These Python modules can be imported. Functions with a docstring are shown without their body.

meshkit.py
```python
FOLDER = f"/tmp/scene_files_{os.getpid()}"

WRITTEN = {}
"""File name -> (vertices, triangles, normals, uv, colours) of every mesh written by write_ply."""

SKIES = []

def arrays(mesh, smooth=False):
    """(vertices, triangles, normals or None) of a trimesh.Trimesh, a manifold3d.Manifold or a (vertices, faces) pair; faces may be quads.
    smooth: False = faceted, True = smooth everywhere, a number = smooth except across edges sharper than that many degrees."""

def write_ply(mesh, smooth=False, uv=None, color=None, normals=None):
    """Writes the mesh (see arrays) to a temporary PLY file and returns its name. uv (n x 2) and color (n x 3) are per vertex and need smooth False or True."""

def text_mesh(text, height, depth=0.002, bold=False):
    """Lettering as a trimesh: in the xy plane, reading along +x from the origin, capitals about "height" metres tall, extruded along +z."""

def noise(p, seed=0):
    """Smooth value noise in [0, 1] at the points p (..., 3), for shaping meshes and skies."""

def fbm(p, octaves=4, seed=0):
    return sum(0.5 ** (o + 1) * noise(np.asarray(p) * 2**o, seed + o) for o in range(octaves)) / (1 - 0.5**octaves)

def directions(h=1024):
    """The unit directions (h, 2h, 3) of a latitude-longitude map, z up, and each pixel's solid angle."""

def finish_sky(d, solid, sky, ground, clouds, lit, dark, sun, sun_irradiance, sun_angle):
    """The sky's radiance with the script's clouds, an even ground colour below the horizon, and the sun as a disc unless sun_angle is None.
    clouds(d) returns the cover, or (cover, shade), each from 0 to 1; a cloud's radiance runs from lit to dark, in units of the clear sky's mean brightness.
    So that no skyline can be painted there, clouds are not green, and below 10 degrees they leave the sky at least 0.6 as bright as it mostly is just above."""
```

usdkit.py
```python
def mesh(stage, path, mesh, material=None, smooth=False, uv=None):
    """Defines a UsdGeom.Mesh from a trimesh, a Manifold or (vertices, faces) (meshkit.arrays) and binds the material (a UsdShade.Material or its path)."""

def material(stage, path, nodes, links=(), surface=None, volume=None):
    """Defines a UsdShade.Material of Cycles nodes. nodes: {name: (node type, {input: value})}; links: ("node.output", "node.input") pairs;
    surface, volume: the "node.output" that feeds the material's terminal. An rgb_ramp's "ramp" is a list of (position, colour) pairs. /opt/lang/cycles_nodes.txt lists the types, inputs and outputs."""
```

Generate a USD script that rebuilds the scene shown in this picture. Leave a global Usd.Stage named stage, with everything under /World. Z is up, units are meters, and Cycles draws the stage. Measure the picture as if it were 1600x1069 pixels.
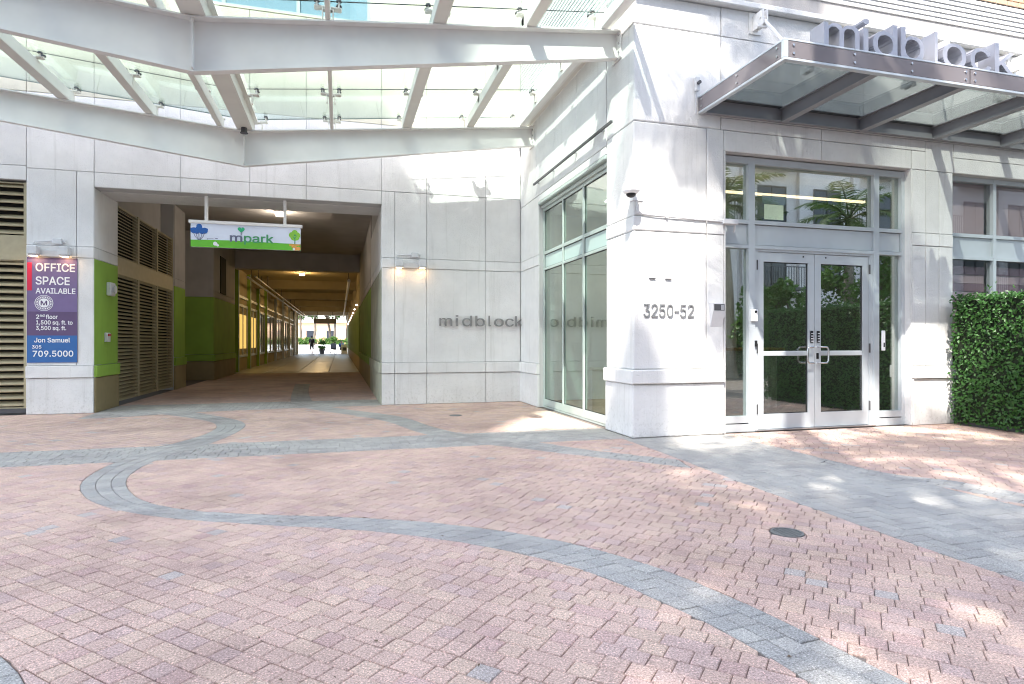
import math, random
import numpy as np
import trimesh, shapely, manifold3d
from shapely.geometry import Polygon, box as sbox, LineString
from shapely import affinity
import usdkit, meshkit
from pxr import Usd, UsdGeom, UsdLux, UsdShade, Gf, Sdf, Vt

stage = Usd.Stage.CreateInMemory()
UsdGeom.SetStageUpAxis(stage, UsdGeom.Tokens.z)
UsdGeom.SetStageMetersPerUnit(stage, 1.0)
world = UsdGeom.Xform.Define(stage, '/World')
stage.SetDefaultPrim(world.GetPrim())
UsdGeom.Scope.Define(stage, '/World/Looks')
rng = np.random.default_rng(7)
random.seed(7)

# ------------------------------------------------------------------ camera, sky, sun, exposure
YAW = math.atan(269 / 956.0)                       # camera looks a little to the right of the passage
CAM_H = 1.17
EXPOSURE = 2.28
SKY_STRENGTH = 0.15
SUN_INTENSITY = 0.55
PASS_LAMP = 3.4
SUN_DIR = np.array([-0.302, -0.489, 0.818]); SUN_DIR /= np.linalg.norm(SUN_DIR)   # towards the sun

cam = UsdGeom.Camera.Define(stage, '/World/camera')
cam.CreateHorizontalApertureAttr(36.0)
cam.CreateVerticalApertureAttr(36.0 * 684 / 1024)
cam.CreateFocalLengthAttr(36.0 * 956 / 1600)
cam.CreateClippingRangeAttr(Gf.Vec2f(0.05, 2000))
cam.CreateExposureAttr(EXPOSURE)
cam.AddTranslateOp().Set(Gf.Vec3d(0, 0, CAM_H))
cam.AddRotateXYZOp().Set(Gf.Vec3f(90, 0, -math.degrees(YAW)))

sun_el = math.asin(SUN_DIR[2]); sun_rot = math.atan2(SUN_DIR[0], SUN_DIR[1])
sky = UsdLux.DomeLight.Define(stage, '/World/sky')
skym = usdkit.material(stage, '/World/Looks/sky_look', {
    'sky': ('sky_texture', {'sky_type': 'single_scattering', 'sun_disc': False, 'sun_elevation': sun_el, 'sun_rotation': sun_rot,
                            'altitude': 5.0, 'air_density': 1.0, 'aerosol_density': 1.6, 'ozone_density': 1.0}),
    'hs': ('hsv', {'saturation': 0.76}),
    'bg': ('background_shader', {'strength': SKY_STRENGTH})}, [('sky.color', 'hs.color'), ('hs.color', 'bg.color')], surface='bg.background')
UsdShade.MaterialBindingAPI.Apply(sky.GetPrim()).Bind(skym)
sky.GetPrim().SetCustomDataByKey('kind', 'structure')
sky.GetPrim().SetCustomDataByKey('label', 'clear blue daytime sky')
sun = UsdLux.DistantLight.Define(stage, '/World/sun')
sun.CreateIntensityAttr(SUN_INTENSITY); sun.CreateAngleAttr(0.53); sun.CreateNormalizeAttr(True)
sun.CreateColorAttr(Gf.Vec3f(1.0, 0.95, 0.87))
_z = SUN_DIR; _x = np.cross([0, 0, 1.0], _z); _x /= np.linalg.norm(_x); _y = np.cross(_z, _x)
_m = np.eye(4); _m[0, :3] = _x; _m[1, :3] = _y; _m[2, :3] = _z
sun.AddTransformOp().Set(Gf.Matrix4d(*_m.ravel().tolist()))

# ------------------------------------------------------------------ materials
L = '/World/Looks/'
MAT = {}
def mat(name, nodes, links, surface='p.BSDF'):
    MAT[name] = usdkit.material(stage, L + name, nodes, links, surface=surface); return MAT[name]

def simple(name, col, rough=0.5, metallic=0.0, var=0.0, scale=6.0, spec=0.5, bump=0.0, bscale=120.0):
    nodes = {'p': ('principled_bsdf', {'base_color': col, 'roughness': rough, 'metallic': metallic, 'specular_ior_level': spec})}
    links = []
    if var or bump:
        nodes['g'] = ('geometry', {})
    if var:
        lo = tuple(c * (1 - var) for c in col); hi = tuple(min(1, c * (1 + var)) for c in col)
        nodes['n'] = ('noise_texture', {'scale': scale, 'detail': 6.0, 'roughness': 0.6})
        nodes['r'] = ('rgb_ramp', {'ramp': [(0.25, lo), (0.75, hi)]})
        links += [('g.position', 'n.vector'), ('n.fac', 'r.fac'), ('r.color', 'p.base_color')]
    if bump:
        nodes['bn'] = ('noise_texture', {'scale': bscale, 'detail': 4.0, 'roughness': 0.6})
        nodes['b'] = ('bump', {'strength': 1.0, 'distance': bump})
        links += [('g.position', 'bn.vector'), ('bn.fac', 'b.height'), ('b.normal', 'p.normal')]
    return mat(name, nodes, links)

def stucco(name, col, dirt=0.12, bump=0.004, streak=0.08):
    """painted stucco: trowelled relief, faint mottling, thin vertical run marks and a grimy splash zone near the pavement"""
    dk = tuple(c * (1 - dirt) for c in col)
    grime = (col[0] * 0.55, col[1] * 0.54, col[2] * 0.50)
    nodes = {'p': ('principled_bsdf', {'roughness': 0.78, 'specular_ior_level': 0.3}), 'g': ('geometry', {}),
             'n': ('noise_texture', {'scale': 1.7, 'detail': 4.0, 'roughness': 0.65}),
             'r': ('rgb_ramp', {'ramp': [(0.3, dk), (0.62, col)]}),
             'mp': ('mapping', {'scale': (7.0, 7.0, 0.35)}),
             'st': ('noise_texture', {'scale': 1.3, 'detail': 5.0, 'roughness': 0.7}),
             'sr': ('rgb_ramp', {'ramp': [(0.56, (0, 0, 0)), (0.75, (streak * 3,) * 3)]}),
             'mx': ('mix', {'mix_type': 'mix', 'color2': grime}),
             'sx': ('separate_xyz', {}),
             'zr': ('map_range', {'from_min': 0.0, 'from_max': 0.55, 'to_min': 1.0, 'to_max': 0.0, 'clamp': True}),
             'sp': ('noise_texture', {'scale': 22.0, 'detail': 4.0, 'roughness': 0.75}),
             'spr': ('rgb_ramp', {'ramp': [(0.52, (0, 0, 0)), (0.74, (0.75, 0.75, 0.75))]}),
             'mul': ('math', {'math_type': 'multiply'}),
             'mx2': ('mix', {'mix_type': 'mix', 'color2': grime}), 'oi': ('object_info', {}), 'or': ('map_range', {'from_min': 0.0, 'from_max': 1.0, 'to_min': 0.945, 'to_max': 1.015}), 'om': ('vector_math', {'math_type': 'scale'}),
             'bn': ('noise_texture', {'scale': 55.0, 'detail': 3.0, 'roughness': 0.62}),
             'b': ('bump', {'strength': 1.0, 'distance': bump})}
    links = [('g.position', 'n.vector'), ('n.fac', 'r.fac'), ('g.position', 'mp.vector'), ('mp.vector', 'st.vector'), ('st.fac', 'sr.fac'),
             ('sr.color', 'mx.fac'), ('r.color', 'mx.color1'), ('g.position', 'sx.vector'), ('sx.z', 'zr.value'), ('g.position', 'sp.vector'),
             ('sp.fac', 'spr.fac'), ('spr.color', 'mul.value1'), ('zr.result', 'mul.value2'), ('mul.value', 'mx2.fac'), ('mx.color', 'mx2.color1'),
             ('oi.random', 'or.value'), ('or.result', 'om.scale'), ('mx2.color', 'om.vector1'), ('om.vector', 'p.base_color'), ('g.position', 'bn.vector'), ('bn.fac', 'b.height'), ('b.normal', 'p.normal')]
    return mat(name, nodes, links)

stucco('white_stucco', (0.81, 0.80, 0.785), bump=0.006, streak=0.11)
stucco('cream_stucco', (0.66, 0.63, 0.52))
stucco('green_stucco', (0.30, 0.49, 0.075), dirt=0.15)
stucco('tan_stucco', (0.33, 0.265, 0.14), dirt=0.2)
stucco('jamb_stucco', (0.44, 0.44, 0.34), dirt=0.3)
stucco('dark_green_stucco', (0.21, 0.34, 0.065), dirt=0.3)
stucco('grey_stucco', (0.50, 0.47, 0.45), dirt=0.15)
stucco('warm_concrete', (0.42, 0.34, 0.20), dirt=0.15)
stucco('opposite_stucco', (0.78, 0.73, 0.70), dirt=0.1)
simple('wall_backing', (0.52, 0.515, 0.51), 0.9)
simple('white_steel', (0.80, 0.785, 0.755), 0.42, var=0.05, scale=2.5, bump=0.0006, bscale=40)
simple('cream_steel', (0.74, 0.71, 0.65), 0.45, var=0.05, scale=3)
simple('grey_steel', (0.25, 0.25, 0.265), 0.36, var=0.10, scale=4)
simple('silver_frame', (0.52, 0.56, 0.585), 0.38, metallic=0.15, var=0.04, scale=5)
simple('green_frame', (0.46, 0.52, 0.49), 0.38, metallic=0.15, var=0.05, scale=5)
simple('steel', (0.62, 0.62, 0.63), 0.25, metallic=1.0)
simple('letter_metal', (0.40, 0.40, 0.44), 0.40, metallic=0.25, var=0.04, scale=9)
simple('wall_letter', (0.27, 0.265, 0.26), 0.4, metallic=0.3, var=0.06, scale=20)
simple('dark_letter', (0.20, 0.205, 0.21), 0.45, metallic=0.2)
simple('smoked_panel', (0.22, 0.195, 0.20), 0.10, metallic=0.25, spec=0.7)
simple('edge_green', (0.05, 0.12, 0.09), 0.3)
simple('dry_leaf', (0.16, 0.11, 0.07), 0.8)
simple('spandrel_glass', (0.46, 0.56, 0.53), 0.12)
simple('black', (0.012, 0.012, 0.013), 0.45)
simple('dark_grey', (0.07, 0.07, 0.075), 0.5)
simple('gasket', (0.03, 0.032, 0.033), 0.6)
simple('louvre_tan', (0.40, 0.345, 0.22), 0.5, var=0.10, scale=9)
simple('louvre_dark', (0.022, 0.02, 0.016), 0.9)
simple('fixture_grey', (0.62, 0.62, 0.63), 0.45, var=0.06, scale=14)
simple('sign_purple', (0.12, 0.075, 0.165), 0.5, var=0.10, scale=3)
simple('sign_violet', (0.18, 0.13, 0.27), 0.5, var=0.15, scale=4)
simple('sign_blue', (0.035, 0.135, 0.37), 0.45)
simple('sign_red', (0.66, 0.02, 0.06), 0.4)
simple('print_white', (0.85, 0.85, 0.86), 0.5)
simple('banner_sky', (0.74, 0.79, 0.92), 0.4, var=0.12, scale=1.1)
simple('banner_grass', (0.14, 0.50, 0.035), 0.4, var=0.12, scale=5)
simple('print_slate', (0.14, 0.16, 0.24), 0.5)
simple('print_green', (0.07, 0.33, 0.14), 0.5)
simple('print_leaf', (0.27, 0.58, 0.06), 0.5)
simple('print_teal', (0.03, 0.42, 0.18), 0.5)
simple('print_navy', (0.02, 0.12, 0.42), 0.5)
simple('print_orange', (0.80, 0.33, 0.08), 0.5)
simple('alarm_red', (0.45, 0.05, 0.04), 0.4)
simple('floor_tile', (0.36, 0.335, 0.26), 0.35, var=0.18, scale=2.5)
simple('lobby_floor', (0.42, 0.40, 0.38), 0.2, var=0.1)
simple('lobby_wall', (0.66, 0.64, 0.60), 0.8)
simple('lobby_dark', (0.10, 0.10, 0.10), 0.8)
simple('wood', (0.42, 0.28, 0.13), 0.45, var=0.2, scale=7)
simple('stone_top', (0.55, 0.53, 0.48), 0.3, var=0.25, scale=4)
simple('shade_fabric', (0.66, 0.48, 0.52), 0.8)
simple('shade_fabric_dark', (0.34, 0.215, 0.26), 0.8)
simple('cast_iron', (0.21, 0.215, 0.21), 0.55, metallic=0.5, var=0.2, scale=30)
simple('siding', (0.78, 0.77, 0.76), 0.6, var=0.05, scale=4)
simple('tan_brick', (0.52, 0.36, 0.24), 0.8, var=0.18, scale=14)
simple('mortar', (0.30, 0.28, 0.27), 0.9)
simple('bark', (0.13, 0.105, 0.08), 0.9, var=0.3, scale=12, bump=0.012, bscale=18)
simple('palm_bark', (0.27, 0.24, 0.20), 0.9, var=0.2, scale=10, bump=0.008, bscale=14)
simple('skin', (0.34, 0.20, 0.14), 0.55)
simple('dark_cloth', (0.03, 0.03, 0.035), 0.9)
simple('blue_cloth', (0.05, 0.12, 0.32), 0.9)
simple('hair', (0.02, 0.015, 0.012), 0.7)
simple('planter', (0.70, 0.70, 0.68), 0.7, var=0.08)
simple('peach_wall', (0.62, 0.40, 0.25), 0.8, var=0.06)
simple('window_dark', (0.03, 0.035, 0.045), 0.08)
simple('window_blue', (0.23, 0.36, 0.44), 0.10)
simple('asphalt', (0.055, 0.055, 0.057), 0.9, var=0.2, scale=3)
simple('plaza', (0.52, 0.50, 0.47), 0.85, var=0.1, scale=1)
simple('paper', (0.62, 0.74, 0.52), 0.8, var=0.18, scale=60)
simple('hedge_core', (0.010, 0.018, 0.006), 0.95)
simple('soil', (0.05, 0.04, 0.03), 0.95)
simple('rubber', (0.02, 0.02, 0.02), 0.8)

def emit(name, col, strength):
    return mat(name, {'e': ('emission', {'color': col, 'strength': strength})}, [], surface='e.emission')
emit('warm_lens', (1.0, 0.62, 0.28), 9.0)
emit('white_lens', (1.0, 0.86, 0.62), 7.0)
emit('strip_light', (1.0, 0.70, 0.42), 0.8)
emit('downlight_lens', (1.0, 0.84, 0.66), 60.0)
emit('lit_display', (1.0, 0.62, 0.16), 0.22)
emit('bulb', (1.0, 0.92, 0.75), 4.0)

def glass(name, tint, r0, refl=(0.95, 0.97, 0.96)):
    """window pane: clear with a tint, mirror-like towards grazing angles (the same from both sides)"""
    return mat(name, {'t': ('transparent_bsdf', {'color': tint}), 'g': ('glossy_bsdf', {'color': refl, 'roughness': 0.0}),
                      'f': ('layer_weight', {'blend': 0.5}), 'pw': ('math', {'math_type': 'power', 'value2': 4.0}),
                      'ma': ('math', {'math_type': 'multiply_add', 'value2': 1.0 - r0, 'value3': r0}), 'm': ('mix_closure', {})},
               [('f.facing', 'pw.value1'), ('pw.value', 'ma.value1'), ('ma.value', 'm.fac'), ('t.BSDF', 'm.closure1'), ('g.BSDF', 'm.closure2')], surface='m.closure')
glass('door_glass', (0.80, 0.86, 0.84), 0.25)
glass('window_glass', (0.86, 0.88, 0.87), 0.045)
glass('side_glass', (0.76, 0.87, 0.83), 0.17)
glass('roof_glass', (0.835, 0.905, 0.88), 0.03)
glass('canopy_glass', (0.52, 0.55, 0.54), 0.05)

def leafmat(name, c1, c2, trans=0.35):
    return mat(name, {'oi': ('geometry', {}), 'r': ('rgb_ramp', {'ramp': [(0.0, c1), (1.0, c2)]}),
                      'd': ('principled_bsdf', {'roughness': 0.42, 'specular_ior_level': 0.45}), 't': ('translucent_bsdf', {}),
                      'm': ('mix_closure', {'fac': trans})},
               [('oi.random_per_island', 'r.fac'), ('r.color', 'd.base_color'), ('r.color', 't.color'), ('d.BSDF', 'm.closure1'), ('t.BSDF', 'm.closure2')], surface='m.closure')
leafmat('hedge_leaf', (0.05, 0.14, 0.03), (0.26, 0.46, 0.13), 0.28)
leafmat('tree_leaf', (0.035, 0.085, 0.018), (0.10, 0.17, 0.04))
leafmat('far_leaf', (0.07, 0.15, 0.025), (0.24, 0.36, 0.08))
leafmat('bright_leaf', (0.10, 0.22, 0.04), (0.28, 0.42, 0.10))
leafmat('palm_leaf', (0.05, 0.10, 0.02), (0.13, 0.19, 0.05))

def brickmat(name):
    nodes = {'p': ('principled_bsdf', {'roughness': 0.85, 'specular_ior_level': 0.25}), 'a': ('attribute', {'attribute': 'tint'}), 'g': ('geometry', {}),
             'n': ('noise_texture', {'scale': 120.0, 'detail': 3.0, 'roughness': 0.8}),
             'r': ('rgb_ramp', {'ramp': [(0.32, (0.46, 0.455, 0.46)), (0.5, (1.02, 1.02, 1.02)), (0.60, (1.22, 1.22, 1.22)), (0.68, (2.2, 2.2, 2.2))]}),
             'vo': ('voronoi_texture', {'scale': 2.3, 'randomness': 1.0}), 'vr': ('rgb_ramp', {'ramp': [(0.0, (0.42, 0.40, 0.39)), (0.030, (0.50, 0.48, 0.47)), (0.05, (1, 1, 1))]}), 'm3': ('mix', {'mix_type': 'multiply', 'fac': 0.8}),
             'n4': ('noise_texture', {'scale': 0.45, 'detail': 4.0, 'roughness': 0.72}), 'r4': ('rgb_ramp', {'ramp': [(0.36, (0.80, 0.79, 0.79)), (0.5, (1, 1, 1))]}), 'm4': ('mix', {'mix_type': 'multiply', 'fac': 1.0}),
             'm': ('mix', {'mix_type': 'multiply', 'fac': 1.0}),
             'n2': ('noise_texture', {'scale': 1.3, 'detail': 4.0, 'roughness': 0.65}),
             'r2': ('rgb_ramp', {'ramp': [(0.32, (0.84, 0.83, 0.84)), (0.6, (1.04, 1.04, 1.03))]}),
             'm2': ('mix', {'mix_type': 'multiply', 'fac': 1.0}),
             'bn': ('noise_texture', {'scale': 170.0, 'detail': 2.0, 'roughness': 0.7}),
             'b': ('bump', {'strength': 1.0, 'distance': 0.0035})}
    links = [('g.position', 'n.vector'), ('n.fac', 'r.fac'), ('a.color', 'm.color1'), ('r.color', 'm.color2'), ('g.position', 'n2.vector'), ('n2.fac', 'r2.fac'),
             ('m.color', 'm2.color1'), ('r2.color', 'm2.color2'), ('m2.color', 'm3.color1'), ('g.position', 'vo.vector'), ('vo.distance', 'vr.fac'), ('vr.color', 'm3.color2'), ('m3.color', 'm4.color1'), ('g.position', 'n4.vector'), ('n4.fac', 'r4.fac'), ('r4.color', 'm4.color2'), ('m4.color', 'p.base_color'), ('g.position', 'bn.vector'), ('bn.fac', 'b.height'), ('b.normal', 'p.normal')]
    return mat(name, nodes, links)
brickmat('paver')
mat('joint_sand', {'p': ('principled_bsdf', {'roughness': 0.95, 'base_color': (0.17, 0.14, 0.125)})}, [])

# ------------------------------------------------------------------ helpers
USED = {}
def path_for(parent, name):
    base = parent if isinstance(parent, str) else str(parent.GetPath())
    k = base + '/' + name; n = USED.get(k, 0); USED[k] = n + 1
    return k if n == 0 else f'{k}_{n:03d}'
def tag(prim, label=None, cat=None, group=None, kind=None):
    p = prim.GetPrim() if hasattr(prim, 'GetPrim') else prim
    for k, v in (('label', label), ('category', cat), ('group', group), ('kind', kind)):
        if v: p.SetCustomDataByKey(k, v)
    return p
def thing(name, label, cat, loc=(0, 0, 0), rotz=0.0, group=None, kind=None):
    x = UsdGeom.Xform.Define(stage, path_for('/World', name))
    x.AddTranslateOp().Set(Gf.Vec3d(*map(float, loc)))
    x.AddRotateZOp().Set(float(rotz))
    return tag(x, label, cat, group, kind)
ORG = {}
def obj(name, mesh, m, parent='/World', label=None, smooth=False, kind=None):
    """one Mesh prim; coordinates are those of the parent"""
    pr = usdkit.mesh(stage, path_for(parent, name), mesh, MAT[m] if isinstance(m, str) else m, smooth=smooth)
    return tag(pr, label, None, None, kind)
def copy_of(src, loc, label, rotz=0.0, group=None):
    """another of the same thing: an Xform that references the first one with its parts"""
    was = src.GetCustomData()
    x = UsdGeom.Xform.Define(stage, path_for('/World', src.GetName())).GetPrim()
    x.GetReferences().AddInternalReference(src.GetPath()); x.SetInstanceable(True)
    x.GetAttribute('xformOp:translate').Set(Gf.Vec3d(*map(float, loc)))
    x.GetAttribute('xformOp:rotateZ').Set(float(rotz))
    return tag(x, label, was['category'], group or was.get('group'))

cat = trimesh.util.concatenate
def bx(x0, x1, y0, y1, z0, z1, bevel=0.0):
    if x1 < x0: x0, x1 = x1, x0
    if y1 < y0: y0, y1 = y1, y0
    if z1 < z0: z0, z1 = z1, z0
    if bevel > 0:
        b = min(bevel, (x1 - x0) * .45, (y1 - y0) * .45, (z1 - z0) * .45); pts = []
        for sx in (0, 1):
            for sy in (0, 1):
                for sz in (0, 1):
                    X = (x0, x1)[sx]; Y = (y0, y1)[sy]; Z = (z0, z1)[sz]
                    dx = b * (1 - 2 * sx); dy = b * (1 - 2 * sy); dz = b * (1 - 2 * sz)
                    pts += [(X, Y + dy, Z + dz), (X + dx, Y, Z + dz), (X + dx, Y + dy, Z)]
        return trimesh.Trimesh(*_hull(np.array(pts)), process=False)
    m = trimesh.creation.box((x1 - x0, y1 - y0, z1 - z0)); m.apply_translation(((x0 + x1) / 2, (y0 + y1) / 2, (z0 + z1) / 2)); return m
def _hull(pts):
    m = manifold3d.Manifold.hull_points(np.asarray(pts, float)).to_mesh()
    return np.array(m.vert_properties[:, :3]), np.array(m.tri_verts)
def hull(pts): return trimesh.Trimesh(*_hull(pts), process=False)
def cyl(a, b, r, n=16, r2=None):
    a = np.asarray(a, float); b = np.asarray(b, float); d = b - a; l = np.linalg.norm(d); d /= l
    u = np.cross(d, [0, 0, 1.0] if abs(d[2]) < .9 else [1.0, 0, 0]); u /= np.linalg.norm(u); v = np.cross(d, u)
    t = np.linspace(0, 2 * np.pi, n, endpoint=False); ring = np.outer(np.cos(t), u) + np.outer(np.sin(t), v)
    r2 = r if r2 is None else r2
    V = np.vstack([a + ring * r, b + ring * r2, [a], [b]]); F = []
    for i in range(n):
        j = (i + 1) % n
        F += [(i, n + j, j), (i, n + i, n + j), (2 * n, i, j), (2 * n + 1, n + j, n + i)]
    m = trimesh.Trimesh(V, F, process=False); m.fix_normals() if False else None
    return m
def tube(pts, r, n=10):
    pts = np.asarray(pts, float); rs = np.full(len(pts), r) if np.ndim(r) == 0 else np.asarray(r)
    V = []; F = []; prev = None
    for i, p in enumerate(pts):
        d = pts[min(i + 1, len(pts) - 1)] - pts[max(i - 1, 0)]; d = d / np.linalg.norm(d)
        if prev is None: u = np.cross(d, [0, 0, 1.0] if abs(d[2]) < .9 else [1.0, 0, 0])
        else: u = prev - d * (prev @ d)
        u /= np.linalg.norm(u); prev = u; v = np.cross(d, u)
        t = np.linspace(0, 2 * np.pi, n, endpoint=False)
        V.append(p + rs[i] * (np.outer(np.cos(t), u) + np.outer(np.sin(t), v)))
    for i in range(len(pts) - 1):
        for k in range(n):
            a, b = i * n + k, i * n + (k + 1) % n
            F += [(a, b, b + n), (a, b + n, a + n)]
    V = np.vstack(V + [pts[:1], pts[-1:]]); c0, c1 = len(V) - 2, len(V) - 1; o = (len(pts) - 1) * n
    for k in range(n):
        F += [(c0, (k + 1) % n, k), (c1, o + k, o + (k + 1) % n)]
    return trimesh.Trimesh(V, F, process=False)
def prism(poly, depth):
    g = [poly] if poly.geom_type == 'Polygon' else list(poly.geoms)
    return cat([trimesh.creation.extrude_polygon(p, depth, engine='earcut') for p in g])
def moved(m, t=(0, 0, 0), R=None):
    m = m.copy(); T = np.eye(4)
    if R is not None: T[:3, :3] = R
    T[:3, 3] = t; m.apply_transform(T); return m
FACE_S = np.array([[1, 0, 0], [0, 0, -1], [0, 1, 0]], float)      # xy drawing -> upright, seen from -y   (x->x, y->z, z->-y)
FACE_W = np.array([[0, 0, -1], [-1, 0, 0], [0, 1, 0]], float)     # xy drawing -> upright on a wall facing -x (x->-y, y->z, z->-x)
FACE_E = np.array([[0, 0, 1], [1, 0, 0], [0, 1, 0]], float)       # on a wall facing +x (x->+y, y->z, z->+x)

# ------------------------------------------------------------------ setting: ground, pavement
XS, YR, YB = 3.435, 6.754, 11.575          # side wall face, entrance face, back wall face
XL, XRR = -3.90, 0.745                     # passage side walls
YPORT, YEND = 24.5, 62.0

def sheet(x0, x1, y0, y1, z): return (np.array([(x0, y0, z), (x1, y0, z), (x1, y1, z), (x0, y1, z)], float), np.array([[0, 1, 2, 3]]))
g = obj('ground', sheet(-400, 400, -400, 400, -0.09), 'asphalt'); tag(g, 'dark asphalt ground beyond the paving', None, None, 'structure')

band_a = Polygon([(-10, 7.70), (3.60, 7.70), (3.60, 6.78), (-0.5, 6.77), (-10, 6.86)])
band_f = Polygon([(-3.92, 12.75), (0.75, 12.75), (0.75, 11.55), (-1.0, 11.45), (-2.4, 11.25), (-3.2, 10.85), (-3.84, 10.70)])
big_e = Polygon([(3.30, 6.78), (4.70, 6.78), (4.68, 5.2), (4.66, 1.0), (4.66, -1.5), (3.20, -1.5), (3.22, 1.79), (3.20, 2.96), (3.22, 4.37), (3.28, 5.6)])
rs_a = [(-3.65, 12.94), (-2.68, 11.77), (-1.8, 10.48), (-1.50, 10.0), (-1.30, 9.45), (-1.27, 8.82), (-1.35, 8.15), (-1.5, 7.57), (-1.64, 7.21), (-1.74, 6.86), (-1.79, 6.39), (-1.77, 6.02), (-1.69, 5.7), (-1.55, 5.36), (-1.38, 5.07), (-1.14, 4.82), (-0.86, 4.63), (-0.55, 4.48), (-0.21, 4.34), (0.12, 4.21), (0.64, 3.92), (1.09, 3.56), (1.36, 3.25), (1.59, 2.85), (1.74, 2.4), (1.83, 1.96), (1.88, 1.65), (1.92, 1.2)]
rs_b = [(-4.15, 12.39), (-2.94, 11.25), (-2.07, 10.22), (-1.83, 9.84), (-1.66, 9.37), (-1.62, 8.9), (-1.69, 8.35), (-1.84, 7.89), (-2.0, 7.38), (-2.10, 6.79), (-2.12, 6.19), (-2.05, 5.79), (-1.94, 5.50), (-1.79, 5.22), (-1.59, 4.96), (-1.29, 4.68), (-0.94, 4.45), (-0.52, 4.23), (-0.2, 4.08), (0.11, 3.93), (0.49, 3.68), (0.80, 3.42), (1.08, 3.11), (1.26, 2.82), (1.38, 2.52), (1.47, 2.26), (1.53, 1.98), (1.56, 1.72), (1.60, 1.2)]
rd_a = [(-0.79, 17.96), (-0.71, 15.19), (-0.59, 13.45), (-0.36, 12.02), (0.3, 10.72), (0.87, 9.82), (1.09, 9.1), (1.26, 8.35), (1.49, 7.73), (1.8, 7.27), (2.17, 6.86), (2.51, 6.31), (2.98, 5.71), (3.35, 5.29)]
rd_b = [(-1.2, 18.14), (-1.08, 15.37), (-0.97, 13.31), (-0.75, 11.85), (-0.05, 10.5), (0.48, 9.61), (0.72, 9.0), (0.90, 8.27), (1.12, 7.6), (1.42, 7.05), (1.80, 6.60), (2.22, 6.10), (2.72, 5.52), (3.15, 5.02)]
rg_a = [(4.66, 5.0), (4.70, 4.39), (4.81, 4.17), (4.96, 4.0), (5.04, 3.73), (5.1, 3.4), (5.17, 2.92), (5.25, 2.2)]
rg_b = [(4.44, 4.9), (4.50, 4.25), (4.60, 3.98), (4.70, 3.78), (4.75, 3.49), (4.77, 3.16), (4.82, 2.7), (4.9, 2.1)]
rh_a = [(-2.6, 3.9), (-1.75, 3.28), (-1.43, 2.98), (-1.23, 2.73), (-1.13, 2.61), (-1.02, 2.44), (-0.92, 2.2)]
rh_b = [(-2.8, 3.62), (-1.98, 3.05), (-1.68, 2.77), (-1.5, 2.54), (-1.41, 2.44), (-1.31, 2.28), (-1.22, 2.1)]

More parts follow.
